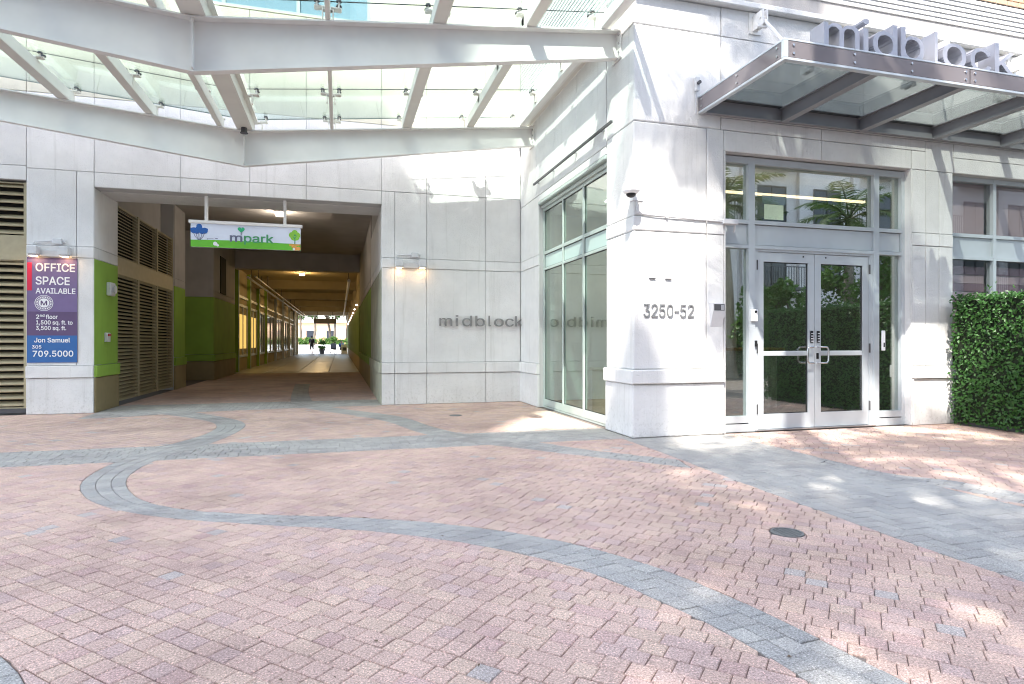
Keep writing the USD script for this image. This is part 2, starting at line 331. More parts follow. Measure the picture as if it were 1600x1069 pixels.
def resample(pts, n):
    ls = LineString(pts); return np.array([ls.interpolate(t, normalized=True).coords[0] for t in np.linspace(0, 1, n)])
def spline(pts):
    from scipy.interpolate import CubicSpline
    p = np.array(pts); s = np.r_[0, np.cumsum(np.linalg.norm(np.diff(p, axis=0), axis=1))]
    return CubicSpline(s, p)(np.linspace(0, s[-1], len(pts) * 14))
def ribbon(a, b, courses=3, length=0.12):
    A, B = resample(spline(a), 1600), resample(spline(b), 1600)
    mid = (A + B) / 2; s = np.r_[0, np.cumsum(np.linalg.norm(np.diff(mid, axis=0), axis=1))]
    at = lambda t, w: np.array([np.interp(t, s, A[:, k] * (1 - w) + B[:, k] * w) for k in (0, 1)]).T
    polys = []
    for c in range(courses):
        w0, w1 = c / courses, (c + 1) / courses; t = -0.1 * (c % 2)
        while t < s[-1]:
            e = t + length * random.uniform(.94, 1.06); ts = np.clip(np.linspace(t, e, 3), 0, s[-1])
            if ts[-1] - ts[0] > .03:
                polys.append(Polygon(np.vstack([at(ts, w0), at(ts[::-1], w1)])))
            t = e
    return Polygon(np.vstack([A[::20], B[::-20]])).buffer(0), polys
RIB = [ribbon(rs_a, rs_b), ribbon(rd_a, rd_b), ribbon(rg_a, rg_b), ribbon(rh_a, rh_b)]

foot = shapely.union_all([sbox(XS - .02, YR - .01, 30, 60), sbox(XRR, YB, 30, 60), sbox(-30, YB, XL, 60)])
fov = Polygon([(-.6, .9), (1.6, .3), (9.6, 3.6), (9.9, 8), (4, 12.5), (1.2, YPORT - .01), (-3.95, YPORT - .01), (-6.3, 13), (-6.6, 9.5), (-4.4, 4.6), (-2.6, 2.5)])
area = fov.difference(foot.buffer(-.01))
drain1, drain2 = shapely.Point(2.648, 3.165).buffer(.098, 24), shapely.Point(1.78, 9.65).buffer(.10, 20)
holes = shapely.union_all([drain1.buffer(.006), drain2.buffer(.006)])

def grid(angle, lx, ly, shift, bound):
    """running bond courses along the given direction"""
    c, s = math.cos(angle), math.sin(angle); cx, cy = 2, 8; R = 20; out = []
    ny = int(R / ly)
    for j in range(-ny, ny):
        off = shift * lx * (j % 2)
        for i in range(-int(R / lx), int(R / lx)):
            X0, Y0 = i * lx + off, j * ly
            out.append([(cx + c * x - s * y, cy + s * x + c * y) for x, y in ((X0, Y0), (X0 + lx, Y0), (X0 + lx, Y0 + ly), (X0, Y0 + ly))])
    arr = np.array(out); return arr[shapely.intersects_xy(bound.buffer(.15), arr[:, :, 0].mean(1), arr[:, :, 1].mean(1))]
def courses(angle, ly, bound):
    """courses of near-square setts with a longer one here and there"""
    c, s_ = math.cos(angle), math.sin(angle); cx, cy = 2, 8; R = 17; out = []
    for j in range(-int(R / ly), int(R / ly)):
        x = -R - random.random() * .1
        while x < R:
            l = random.choices((.097, .146, .194), (.86, .10, .04))[0]
            out.append([(cx + c * a - s_ * b, cy + s_ * a + c * b) for a, b in ((x, j * ly), (x + l, j * ly), (x + l, j * ly + ly), (x, j * ly + ly))]); x += l
    arr = np.array(out); return arr[shapely.intersects_xy(bound.buffer(.1), arr[:, :, 0].mean(1), arr[:, :, 1].mean(1))]
def herring(bound, a=0.098, ox=0.0, oy=0.0):
    x0, y0, x1, y1 = bound.bounds; out = []
    n = int(max(x1 - x0, y1 - y0) / a) + 8
    for i in range(-n, n):
        for j in range(-n, n):
            # 90 degree herringbone: each step along the diagonal places one flat and one upright brick
            bx0 = x0 + ox + a * (i + 2 * j) ; by0 = y0 + oy + a * (i - 2 * j)
            if x0 - .5 < bx0 < x1 + .5 and y0 - .5 < by0 < y1 + .5:
                out.append([(bx0, by0), (bx0 + 2 * a, by0), (bx0 + 2 * a, by0 + a), (bx0, by0 + a)])
                out.append([(bx0, by0 + a), (bx0 + a, by0 + a), (bx0 + a, by0 + 3 * a), (bx0, by0 + 3 * a)])
    arr = np.array(out); return arr[shapely.intersects_xy(bound.buffer(.15), arr[:, :, 0].mean(1), arr[:, :, 1].mean(1))]

bricks = []                                                     # (polygon, kind)
taken = holes
def lay(polys, region, kind):
    global taken
    reg = region.intersection(area).difference(taken)
    if reg.is_empty: return
    P = shapely.polygons(polys) if isinstance(polys, np.ndarray) else np.array(polys, dtype=object)
    shapely.prepare(reg)
    P = P[shapely.intersects(reg, P)]
    inside = shapely.contains_properly(reg, P)
    bricks.extend((p, kind) for p in P[inside])
    for p in shapely.intersection(P[~inside], reg):
        for q in getattr(p, 'geoms', [p]):
            if q.geom_type == 'Polygon' and q.area > 0.0012: bricks.append((q, kind))
    taken = taken.union(region)
for poly, polys in RIB: lay(polys, poly, 'grey')
lay(courses(0.0, 0.0925, band_a), band_a, 'grey')
lay(herring(big_e), big_e, 'grey')
lay(herring(band_f), band_f, 'grey')
lay(courses(-math.pi / 4, 0.0925, area), area, 'red')

PAL = {'red': ([(0.565, 0.405, 0.34), (0.59, 0.435, 0.35), (0.54, 0.395, 0.35), (0.575, 0.415, 0.345), (0.54, 0.375, 0.33), (0.49, 0.43, 0.395)], [.34, .20, .19, .20, .05, .02]),
       'grey': ([(0.395, 0.38, 0.355), (0.42, 0.405, 0.375), (0.37, 0.36, 0.34), (0.435, 0.415, 0.385)], [.4, .25, .25, .1])}
def brick_mesh(poly):
    inn = poly.simplify(.002).buffer(-0.0018, join_style='mitre')
    if inn.geom_type == 'MultiPolygon': inn = max(inn.geoms, key=lambda q: q.area)
    if inn.is_empty or inn.geom_type != 'Polygon': return None
    top = inn.buffer(-0.0045, join_style='mitre')
    if top.is_empty or top.geom_type != 'Polygon': top = inn
    A = np.array(shapely.geometry.polygon.orient(inn).exterior.coords)[:-1]; B = np.array(shapely.geometry.polygon.orient(top).exterior.coords)[:-1]
    if len(A) != len(B): B = A; top = inn
    n = len(A); dz = random.gauss(0, .0009); tx, ty = random.gauss(0, .005), random.gauss(0, .005); c = A.mean(0)
    zt = dz + (B - c) @ np.array([tx, ty]); zb = dz + (A - c) @ np.array([tx, ty]) - .0035
    V = np.vstack([np.c_[B, zt], np.c_[A, zb], np.c_[A, np.full(n, -.028)]]); F = []
    for k in range(n):
        j = (k + 1) % n
        F += [(n + k, n + j, j), (n + k, j, k), (2 * n + k, 2 * n + j, n + j), (2 * n + k, n + j, n + k)]
    if n == 4: F += [(0, 1, 2), (0, 2, 3)]
    else:
        try:
            tri = trimesh.creation.triangulate_polygon(top, engine='earcut')
            from scipy.spatial import cKDTree
            ix = cKDTree(B).query(tri[0])[1]; F += [tuple(ix[t]) for t in tri[1]]
        except Exception: F += [(0, k, k + 1) for k in range(1, n - 1)]
    return V, np.array(F)
def tinted(path, V, F, C, m):
    pr = UsdGeom.Mesh.Define(stage, path)
    pr.CreatePointsAttr(Vt.Vec3fArray.FromNumpy(V.astype(np.float32))); pr.CreateFaceVertexCountsAttr(Vt.IntArray.FromNumpy(np.full(len(F), 3, np.int32)))
    pr.CreateFaceVertexIndicesAttr(Vt.IntArray.FromNumpy(np.asarray(F, np.int32).ravel())); pr.CreateSubdivisionSchemeAttr('none')
    UsdGeom.PrimvarsAPI(pr).CreatePrimvar('tint', Sdf.ValueTypeNames.Color3fArray, 'vertex').Set(Vt.Vec3fArray.FromNumpy(C.astype(np.float32)))
    UsdShade.MaterialBindingAPI.Apply(pr.GetPrim()).Bind(MAT[m]); return pr
pav = thing('pavement', 'pink and grey brick paving laid in curving bands', 'pavement', kind='structure')
stage.GetPrimAtPath(pav.GetPath()).ClearCustomDataByKey('category')
obj('joint_bed', sheet(-9.5, 13, -3, YPORT - .01, -0.010), 'joint_sand', pav)
fwd = np.array([math.sin(YAW), math.cos(YAW)]); rgt = np.array([math.cos(YAW), -math.sin(YAW)])
made = []
_c = shapely.get_coordinates(shapely.centroid(np.array([b[0] for b in bricks], dtype=object)))
ZONE = meshkit.fbm(np.c_[_c * .55, np.full(len(_c), 3.1)], 3)
for (poly, kind), c, zz in zip(bricks, _c, ZONE):
    bm = brick_mesh(poly)
    if bm is None: continue
    cols, w = PAL[kind]
    w = np.array(w)
    if kind == 'red': w = w * np.array([1, max(.15, 1 + 5 * (zz - .5)), max(.15, 1 - 5 * (zz - .5)), 1, 1, 1])
    col = np.array(cols[rng.choice(len(cols), p=w / w.sum())]) * rng.uniform(.95, 1.05)
    d = c @ fwd; u = (c @ rgt) / max(d, .01)
    inview = d > 1.9 and abs(u) < .837 and CAM_H / d < .56
    made.append((d if inview else 1e3 + d, c, bm, col))
made.sort(key=lambda x: x[0])
for d, c, (V, F), col in made[:300]:
    pr = tinted(path_for(pav, 'paving_brick'), V - np.array([c[0], c[1], 0]), F, np.tile(col, (len(V), 1)), 'paver')
    pr.AddTranslateOp().Set(Gf.Vec3d(float(c[0]), float(c[1]), 0))
o = 0; VV = []; FF = []; CC = []
for d, c, (V, F), col in made[300:]:
    VV.append(V); FF.append(F + o); CC.append(np.tile(col, (len(V), 1))); o += len(V)
pr = tinted(path_for(pav, 'farther_paving'), np.vstack(VV), np.vstack(FF), np.vstack(CC), 'paver'); tag(pr, kind='stuff')
print('bricks', len(made), 'tris', sum(len(f) for f in FF))

# ------------------------------------------------------------------ the building
bld = thing('building', 'white stucco building with a drive-through passage and a glazed corner entrance', 'building')
def wall(name, meshes, m, label=None, smooth=False): return obj(name, cat(meshes), m, bld, label)
def panels_y(parent, y, rects, m='white_stucco', thick=0.022, gap=0.0042, name='wall_panel'):
    """stucco panels on a wall that faces -y, parted by sunk joints"""
    for (x0, x1, z0, z1, *pr) in rects:
        p = pr[0] if pr else 0.0
        obj(name, bx(x0 + gap, x1 - gap, y - p, y + thick, z0 + gap, z1 - gap, .005), m, parent)
def panels_x(parent, x, rects, m='white_stucco', thick=0.022, gap=0.0042, side=-1, name='wall_panel'):
    for (y0, y1, z0, z1, *pr) in rects:
        p = pr[0] if pr else 0.0
        obj(name, bx(x + side * p, x - side * thick, y0 + gap, y1 - gap, z0 + gap, z1 - gap, .005), m, parent)

# --- back wall (faces the camera across the court)
bw = wall('back_wall', [bx(XRR + .003, XS + .3, YB + .02, YB + .3, 0, 7.0), bx(XL - .95, XL - .003, YB + .02, YB + .3, 0, 7.0), bx(XL - .02, XRR + .02, YB + .02, YB + .3, 3.725, 7.0),
                        bx(-12, XL - .97, YB + .02, YB + .3, 3.77, 7.0), bx(-12, -7.2, YB + .02, YB + .3, 0, 3.77), bx(-12, XS + .3, YB + .02, YB + .3, 9.2, 16)], 'wall_backing')
vj = [0.98, 1.58, 2.72, 3.425]
ch = [(0.0, .585, .02), (.585, .785, .04), (.785, 2.55, 0), (2.55, 2.735, .006), (2.735, 3.97, 0), (3.97, 5.2, 0)]
R = [(XRR, .98, z0, z1, p) for z0, z1, p in ch[:5]]
for a, b in zip(vj[:-1], vj[1:]):
    R += [(a, b, z0, z1, p) for z0, z1, p in ch[:5]]
R += [(a, b, z0, z1, p) for a, b in ((XRR, 1.58), (1.58, 2.72), (2.72, 3.425)) for z0, z1, p in ch[5:]]
lint = [XL, -2.62, -1.52, -.58, XRR]
for a, b in zip(lint[:-1], lint[1:]):
    R += [(a, b, 3.725, 3.97, 0.0), (a, b, 3.97, 5.2, 0.0)]
panels_y(bw, YB, R)
R = []
for z0, z1, p in ch[:2]: R.append((-4.85, XL, z0, z1, p))
for z0, z1, p in ch[2:5]: R += [(-4.85, -4.15, z0, z1, p), (-4.15, XL, z0, z1, p)]
R += [(-4.85, XL, 3.97, 5.2), (-7.2, -4.85, 3.77, 4.0), (-7.2, -4.85, 4.0, 5.2), (-12, -7.2, 0, 5.2)]
panels_y(bw, YB, R)
panels_y(bw, YB, [(a, b, 5.2, 7.0) for a, b in ((-12, -7.2), (-7.2, -4.85), (-4.85, XL), (XL, -2.62), (-2.62, -1.52), (-1.52, -.58), (-.58, XRR), (XRR, 1.58), (1.58, 2.72), (2.72, 3.425))], 'cream_stucco')
# upper storey above the glass roof: cream wall with a band of windows
upw = wall('upper_wall', [bx(-12, -3.2, YB, YB + .25, 7.01, 9.2), bx(.55, XS + .3, YB, YB + .25, 7.01, 9.2), bx(-3.2, .55, YB, YB + .25, 7.01, 7.03)], 'cream_stucco')
upwin = obj('upper_window', cat([bx(-3.2, .55, YB + .05, YB + .11, 7.03, 7.09), bx(-3.2, .55, YB + .05, YB + .11, 9.13, 9.2)] +
            [bx(x - .03, x + .03, YB + .05, YB + .11, 7.09, 9.13) for x in (-3.17, -1.95, -.72, .52)]), 'green_frame', bld)
for a, b in ((-3.14, -1.98), (-1.92, -.75), (-.69, .49)): obj('pane', bx(a, b, YB + .075, YB + .085, 7.09, 9.13), 'window_blue', upwin)

# --- passage: jambs, soffit, side walls
pj = wall('passage_wall', [bx(XL - .3, XL - .02, YB + .31, 12.70, 0, 3.72), bx(XRR + .02, XRR + .3, YB + .31, YPORT, 0, 4.6), bx(XL - .3, XL - .02, 16.66, 17.75, 0, 4.6),
                           bx(-5.3, -3.745, 20.525, 20.8, 0, 4.6), bx(-5.3, -5.02, 17.75, 20.5, 0, 4.6), bx(-4.0, -3.742, 20.81, YPORT, 0, 4.6)], 'wall_backing')
def painted_x(x, y0, y1, top, side, green='green_stucco'):
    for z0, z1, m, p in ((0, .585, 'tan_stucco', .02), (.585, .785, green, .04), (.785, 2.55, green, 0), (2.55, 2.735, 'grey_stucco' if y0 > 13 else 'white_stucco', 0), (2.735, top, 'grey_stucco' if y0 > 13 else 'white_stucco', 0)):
        panels_x(pj, x, [(y0, y1, z0, z1, p)], m, side=side)
painted_x(XL, YB + .012, 12.70, 3.72, 1)
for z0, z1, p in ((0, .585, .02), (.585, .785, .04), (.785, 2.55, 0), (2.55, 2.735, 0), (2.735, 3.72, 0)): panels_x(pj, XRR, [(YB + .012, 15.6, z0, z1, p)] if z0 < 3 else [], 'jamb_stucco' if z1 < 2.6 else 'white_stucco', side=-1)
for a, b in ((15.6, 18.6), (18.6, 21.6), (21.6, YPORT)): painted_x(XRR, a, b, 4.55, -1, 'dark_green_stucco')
painted_x(XL, 16.68, 17.75, 4.55, 1)
painted_x(-3.72, 20.5, YPORT, 4.55, 1)
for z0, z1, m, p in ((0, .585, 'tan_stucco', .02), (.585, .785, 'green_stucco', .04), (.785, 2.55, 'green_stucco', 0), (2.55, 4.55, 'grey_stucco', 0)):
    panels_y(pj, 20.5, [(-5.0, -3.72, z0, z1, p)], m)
obj('wall_vent', cat([bx(-3.73, -3.695, 21.55, 22.5, 2.75, 3.95)]), 'louvre_dark', bld)
pc = wall('passage_ceiling', [bx(XL - .3, XRR + .3, YB + .30, 12.62, 3.72, 4.6)], 'white_stucco')
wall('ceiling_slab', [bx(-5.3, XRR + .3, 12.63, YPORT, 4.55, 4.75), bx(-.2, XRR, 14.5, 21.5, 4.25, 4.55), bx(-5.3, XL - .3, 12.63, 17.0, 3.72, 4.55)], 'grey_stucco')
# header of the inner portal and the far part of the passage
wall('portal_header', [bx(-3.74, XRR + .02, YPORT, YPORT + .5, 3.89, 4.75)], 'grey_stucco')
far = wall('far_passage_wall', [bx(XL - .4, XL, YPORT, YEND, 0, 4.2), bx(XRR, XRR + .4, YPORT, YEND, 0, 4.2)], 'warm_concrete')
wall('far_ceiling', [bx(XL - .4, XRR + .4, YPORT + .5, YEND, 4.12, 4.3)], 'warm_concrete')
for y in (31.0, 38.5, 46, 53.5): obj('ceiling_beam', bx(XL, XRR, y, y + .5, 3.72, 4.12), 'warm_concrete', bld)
obj('end_header', bx(XL, XRR, YEND - .6, YEND, 3.72, 4.12), 'grey_stucco', bld)
wall('green_dado', [bx(XRR - .02, XRR, YPORT, YEND, .6, 2.55)], 'dark_green_stucco')
for k, y in enumerate((25.6, 28.9, 32.0, 35.2, 40.3, 45.5, 50.8, 56.0, 60.5)):
    po = obj('passage_post', bx(XL, XL + .13, y, y + .28, 0, 4.12), 'green_stucco' if k < 4 else 'silver_frame', bld)
    obj('edge_strip', bx(XL + .131, XL + .15, y - .0, y + .07, 0, 4.12), 'silver_frame', po)
for k, (y0, y1) in enumerate(((26.0, 28.7), (29.3, 31.8), (32.4, 35.0), (35.7, 40.1), (40.8, 45.3), (46, 50.6), (51.3, 55.8))):
    fr = obj('shop_window', cat([bx(XL + .001, XL + .06, y0, y1, .55, .65), bx(XL + .001, XL + .06, y0, y1, 2.6, 2.7)] + [bx(XL + .001, XL + .06, y, y + .07, .65, 2.6) for y in (y0, (y0 + y1) / 2, y1 - .07)]), 'silver_frame', bld)
    if k < 2: obj('display', bx(XL + .001, XL + .02, y0 + .25, y1 - .25, .9, 2.3), 'lit_display', fr)
    else: obj('pane', bx(XL + .001, XL + .02, y0 + .07, y1 - .07, .65, 2.6), 'window_dark', fr)
    cap_ = obj('sign_rail', bx(XL + .001, XL + .07, y0, y1, 2.95, 3.05), 'silver_frame', bld)
for x, z, r in ((-3.35, 3.62, .05), (-3.1, 3.66, .03), (.35, 3.60, .06)):
    pi_ = obj('ceiling_pipe', tube([(x, YPORT + .51, z), (x, YEND - .7, z)], r, 10), 'fixture_grey', bld, smooth=40)
    obj('pipe_hanger', cat([bx(x - .012, x + .012, y, y + .02, z, 4.12) for y in np.arange(26, 60, 3.3)]), 'dark_grey', pi_)
# passage floor: concrete slabs
pf = thing('passage_floor', 'pale concrete slab floor inside the passage', 'floor', kind='structure'); pf.ClearCustomDataByKey('category')
obj('slab_bed', sheet(XL, XRR, YPORT - .01, YEND + .5, -0.02), 'joint_sand', pf)
nx = 4; w_ = (XRR - XL) / nx; ny = 26; l_ = (YEND + .4 - YPORT) / ny
for i in range(nx):
    for j in range(ny):
        obj('floor_slab', bx(XL + i * w_ + .012, XL + (i + 1) * w_ - .012, YPORT + j * l_ + .012, YPORT + (j + 1) * l_ - .012, -.03, .004 + random.uniform(-.001, .001), .004), 'floor_tile', pf)

# --- louvred screens
def louvre_y(x0, x1, z0, z1, y, pitch=.112, depth=.09):
    b = obj('louvre', cat([bx(x0, x0 + .05, y, y + .1, z0, z1), bx(x1 - .05, x1, y, y + .1, z0, z1), bx(x0 + .05, x1 - .05, y + .02, y + .1, z0, z0 + .02), bx(x0 + .05, x1 - .05, y + .02, y + .1, z1 - .02, z1)]), 'louvre_tan', bld)
    obj('louvre_back', bx(x0, x1, y + .14, y + .16, z0, z1), 'louvre_dark', b)
    n = int((z1 - z0) / pitch); q = pitch / .098
    for k in range(n):
        z = z0 + (k + .35) * (z1 - z0) / n
        m = hull([(x, yy, zz) for x in (x0 + .05, x1 - .05) for yy, zz in ((y + .012, z), (y + .012, z + .016 * q), (y + .022, z - .006 * q), (y + .022 + .09 * q, z + .055 * q), (y + .022 + .09 * q, z + .066 * q), (y + .01 + .09 * q, z + .064 * q))])
        obj('slat', m, 'louvre_tan', b)
def louvre_x(y0, y1, z0, z1, x, pitch=.098):
    b = obj('louvre', cat([bx(x - .1, x, y0, y0 + .045, z0, z1), bx(x - .1, x, y1 - .045, y1, z0, z1), bx(x - .1, x - .02, y0 + .045, y1 - .045, z0, z0 + .02), bx(x - .1, x - .02, y0 + .045, y1 - .045, z1 - .02, z1)]), 'louvre_tan', bld)
    obj('louvre_back', bx(x - .16, x - .14, y0, y1, z0, z1), 'louvre_dark', b)
    n = int((z1 - z0) / pitch); q = pitch / .098
    for k in range(n):
        z = z0 + (k + .35) * (z1 - z0) / n
        m = hull([(x - dx, yy, zz) for yy in (y0 + .045, y1 - .045) for dx, zz in ((.012, z), (.012, z + .016 * q), (.022, z - .006 * q), (.022 + .09 * q, z + .055 * q), (.022 + .09 * q, z + .066 * q), (.01 + .09 * q, z + .064 * q))])
        obj('slat', m, 'louvre_tan', b)
for a, b in ((-7.2, -6.03), (-6.03, -4.855)):
    louvre_y(a, b, .10, 2.49, YB + .05); louvre_y(a, b, 2.87, 3.74, YB + .05)
obj('louvre_band', bx(-7.2, -4.855, YB + .045, YB + .15, 2.49, 2.87), 'louvre_tan', bld)
obj('louvre_sill', bx(-7.2, -4.855, YB + .03, YB + .15, .03, .10), 'dark_grey', bld)
for a, b in ((12.70, 14.02), (14.02, 15.34), (15.34, 16.66)):
    louvre_x(a, b, .07, 2.42, XL - .03, .068); louvre_x(a, b, 2.735, 3.70, XL - .03, .058)
obj('louvre_band', bx(XL - .13, XL - .025, 12.70, 16.66, 2.42, 2.735), 'louvre_tan', bld)

# --- side wall with the tall window (faces the passage side)
sw = wall('side_wall', [bx(XS + .02, XS + .3, 10.45, YB + .02, 0, 3.67), bx(XS + .02, XS + .3, 7.545, YB + .02, 3.67, 5.68), bx(XS + .05, XS + .3, 7.0, YB + .02, 5.68, 12)], 'wall_backing')
panels_x(sw, XS, [(10.45, YB - .002, z0, z1, p) for z0, z1, p in ch[:4]] + [(10.45, YB - .002, 2.735, 3.80)])
panels_x(sw, XS, [(a, b, 3.80 if a < 10 else 3.80, 5.68) for a, b in ((7.56, 8.62), (8.62, 9.62), (9.62, 10.55), (10.55, YB - .002))] + [(7.56, 10.45, 3.685, 3.80)])
st = obj('side_window', cat([bx(XS + .09, XS + .145, a, b, .03, 3.56) for a, b in ((10.40, 10.449), (9.44, 9.485), (8.555, 8.60), (7.56, 7.62))] +
         [bx(XS + .093, XS + .142, 7.56, 10.449, z0, z1) for z0, z1 in ((.035, .15), (.0, .028), (2.455, 2.495), (2.735, 2.79), (3.51, 3.562))] +
         [bx(XS + .05, XS + .17, 7.56, 10.449, 3.563, 3.62, .01), bx(XS - .015, XS + .17, 7.56, 10.449, 3.621, 3.68, .012)]), 'green_frame', bld)
obj('gasket', cat([bx(XS + .112, XS + .1125, y - .006, y + .006, .15, 3.51) for y in (10.394, 9.491, 9.434, 8.606, 8.549, 7.626)] + [bx(XS + .111, XS + .1115, 7.62, 10.40, z - .006, z + .006) for z in (.156, 2.449, 2.501, 2.729, 2.796, 3.504)]), 'gasket', st)
for a, b in ((9.485, 10.40), (8.60, 9.44), (7.62, 8.555)):
    obj('pane', bx(XS + .115, XS + .123, a, b, .15, 2.455), 'side_glass', st)
    obj('pane', bx(XS + .115, XS + .123, a, b, 2.79, 3.51), 'side_glass', st)
    obj('spandrel', bx(XS + .113, XS + .125, a, b, 2.495, 2.735), 'spandrel_glass', st)
sdb = obj('siding', cat([bx(XS + .03, XS + .05, 7.0, YB, 5.68, 12)]), 'siding', bld)
for k in range(58):
    z = 5.69 + k * .075
    obj('siding_board', hull([(XS + dx, y, z + dz) for y in (YR + .06, YB - .01) for dx, dz in ((-.004, 0.004), (.03, 0.002), (.03, .073), (.012, .073))]), 'siding', sdb)

# --- corner column and entrance front
fr_ = wall('front_wall', [bx(XS + .02, 4.70, YR + .02, YR + .35, 0, 12), bx(XS + .02, XS + .3, YR + .36, 7.54, 0, 5.68), bx(4.70, 7.74, YR + .02, YR + .35, 3.60, 12), bx(7.74, 8.495, YR + .02, YR + .35, 0, 3.60),
                         bx(7.74, 14, YR + .02, YR + .35, 3.60, 12), bx(8.495, 14, YR + .02, YR + .35, 0, .6)], 'wall_backing')
cz = [(0, .655, .02), (.655, .835, .05), (.835, 2.53, 0), (2.53, 2.71, .006), (2.71, 3.865, 0), (3.865, 5.05, 0), (5.05, 5.42, 0)]
for z0, z1, p in cz[:2]: obj('wall_panel', bx(XS - p, 4.695, YR - p, 7.54, z0 + .004, z1 - .004, .012), 'white_stucco', fr_)
for z0, z1, p in cz[2:]:
    x1 = 4.45 if z0 < 3.8 else 4.66
    obj('wall_panel', bx(XS - p, x1 - .005, YR - p, 7.54, z0 + .004, z1 - .004, .012), 'white_stucco', fr_)
for z0, z1, p in cz[2:5]: obj('wall_panel', bx(4.455, 4.695, YR - p, YR + .35, z0 + .004, z1 - .004, .006), 'white_stucco', fr_)
# lintel and upper wall
panels_y(fr_, YR, [(4.70, 6.2, 3.60, 3.865), (6.2, 7.735, 3.60, 3.865), (7.74, 7.99, 3.60, 3.865), (4.66, 6.2, 3.865, 4.02), (6.2, 7.99, 3.865, 4.02), (7.99, 8.5, 3.60, 4.02), (8.5, 9.9, 3.60, 3.82), (9.9, 14, 3.60, 3.82), (8.5, 14, 3.82, 4.02),
                   (4.66, 6.9, 4.02, 5.05), (6.9, 9.2, 4.02, 5.05), (9.2, 14, 4.02, 5.05), (4.66, 6.9, 5.05, 5.42), (6.9, 9.2, 5.05, 5.42), (9.2, 14, 5.05, 5.42)])
# right-hand pilaster in three strips
for a, b in ((7.74, 7.985), (7.985, 8.235), (8.235, 8.49)):
    panels_y(fr_, YR, [(a, b, z0, z1, p) for z0, z1, p in ((.835, 2.53, 0), (2.53, 2.71, .006), (2.71, 3.60, 0))])
panels_y(fr_, YR, [(7.735, 8.495, 0, .655, .02), (7.735, 8.495, .655, .835, .05)])
for x in (4.705, 7.722): obj('reveal', bx(x, x + .016, YR + .0, YR + .3, 0.004, 3.60), 'white_stucco', fr_)
# ledge, shaded band, siding and brick above
obj('ledge', bx(XS - .02, 14, YR - .09, YR + .05, 5.425, 5.50, .01), 'white_stucco', bld)
obj('band_course', bx(XS, 14, YR - .01, YR + .02, 5.503, 5.72), 'grey_stucco', bld)
sd = obj('siding', bx(XS + .02, 14, YR + .012, YR + .019, 5.72, 6.15), 'siding', bld)
for k in range(6):
    z = 5.722 + k * .07
    obj('siding_board', hull([(x, YR + dy, z + dz) for x in (XS + .0, 14) for dy, dz in ((-.028, .004), (.011, .001), (.011, .068), (-.010, .068))]), 'siding', sd)
bc = obj('brick_course', bx(XS + .02, 14, YR - .012, YR + .019, 6.15, 7.2), 'mortar', bld)
for r in range(3):
    for k in range(48):
        x = 3.5 + k * .215 + (r % 2) * .107
        if x > 8.0: obj('facing_brick', bx(x, x + .203, YR - .024, YR - .004, 6.155 + r * .077, 6.222 + r * .077, .004), 'tan_brick', bc)
# building mass above (casts shade, never a cut-off shell)
wall('upper_mass', [bx(XS + .31, 14, YR + .36, 30, 12, 12.3), bx(-12, XS + .3, YB + .31, 30, 16, 16.3), bx(-12, -11.7, YB + .31, 30, 0, 16), bx(13.7, 14, YR + .36, 30, 0, 12)], 'cream_stucco')

# --- entrance glazing
YG = YR + .10
ent = obj('entrance_frame', cat([bx(a, b, YG, YG + .12, .0, 3.585) for a, b in ((4.722, 4.775), (5.14, 5.235), (7.18, 7.27), (7.665, 7.721))] +
          [bx(4.775, 7.665, YG + .003, YG + .117, z0, z1) for z0, z1 in ((3.50, 3.583), (2.715, 2.765), (2.395, 2.44))] +
          [bx(a, b, YG + .003, YG + .117, z0, z1) for a, b in ((4.775, 5.14), (7.27, 7.665)) for z0, z1 in ((.0, .10), (.115, .20))] +
          [bx(5.236, 5.29, YG + .02, YG + .117, 0, 2.395), bx(7.125, 7.179, YG + .02, YG + .117, 0, 2.395), bx(5.29, 7.125, YG + .02, YG + .117, 2.365, 2.394)]), 'silver_frame', bld)
for a, b in ((4.775, 5.14), (5.235, 7.18), (7.27, 7.665)):
    obj('transom_pane', bx(a, b, YG + .055, YG + .063, 2.765, 3.50), 'door_glass', ent)
    obj('spandrel', bx(a + .008, b - .008, YG + .03, YG + .06, 2.448, 2.707), 'silver_frame', ent)
    obj('spandrel_gap', bx(a, b, YG + .05, YG + .08, 2.44, 2.715), 'gasket', ent)
for a, b in ((4.775, 5.14), (7.27, 7.665)): obj('sidelight_pane', bx(a, b, YG + .055, YG + .063, .20, 2.395), 'door_glass', ent)
obj('threshold', bx(5.236, 7.179, YG - .03, YG + .12, .002, .016), 'steel', ent)
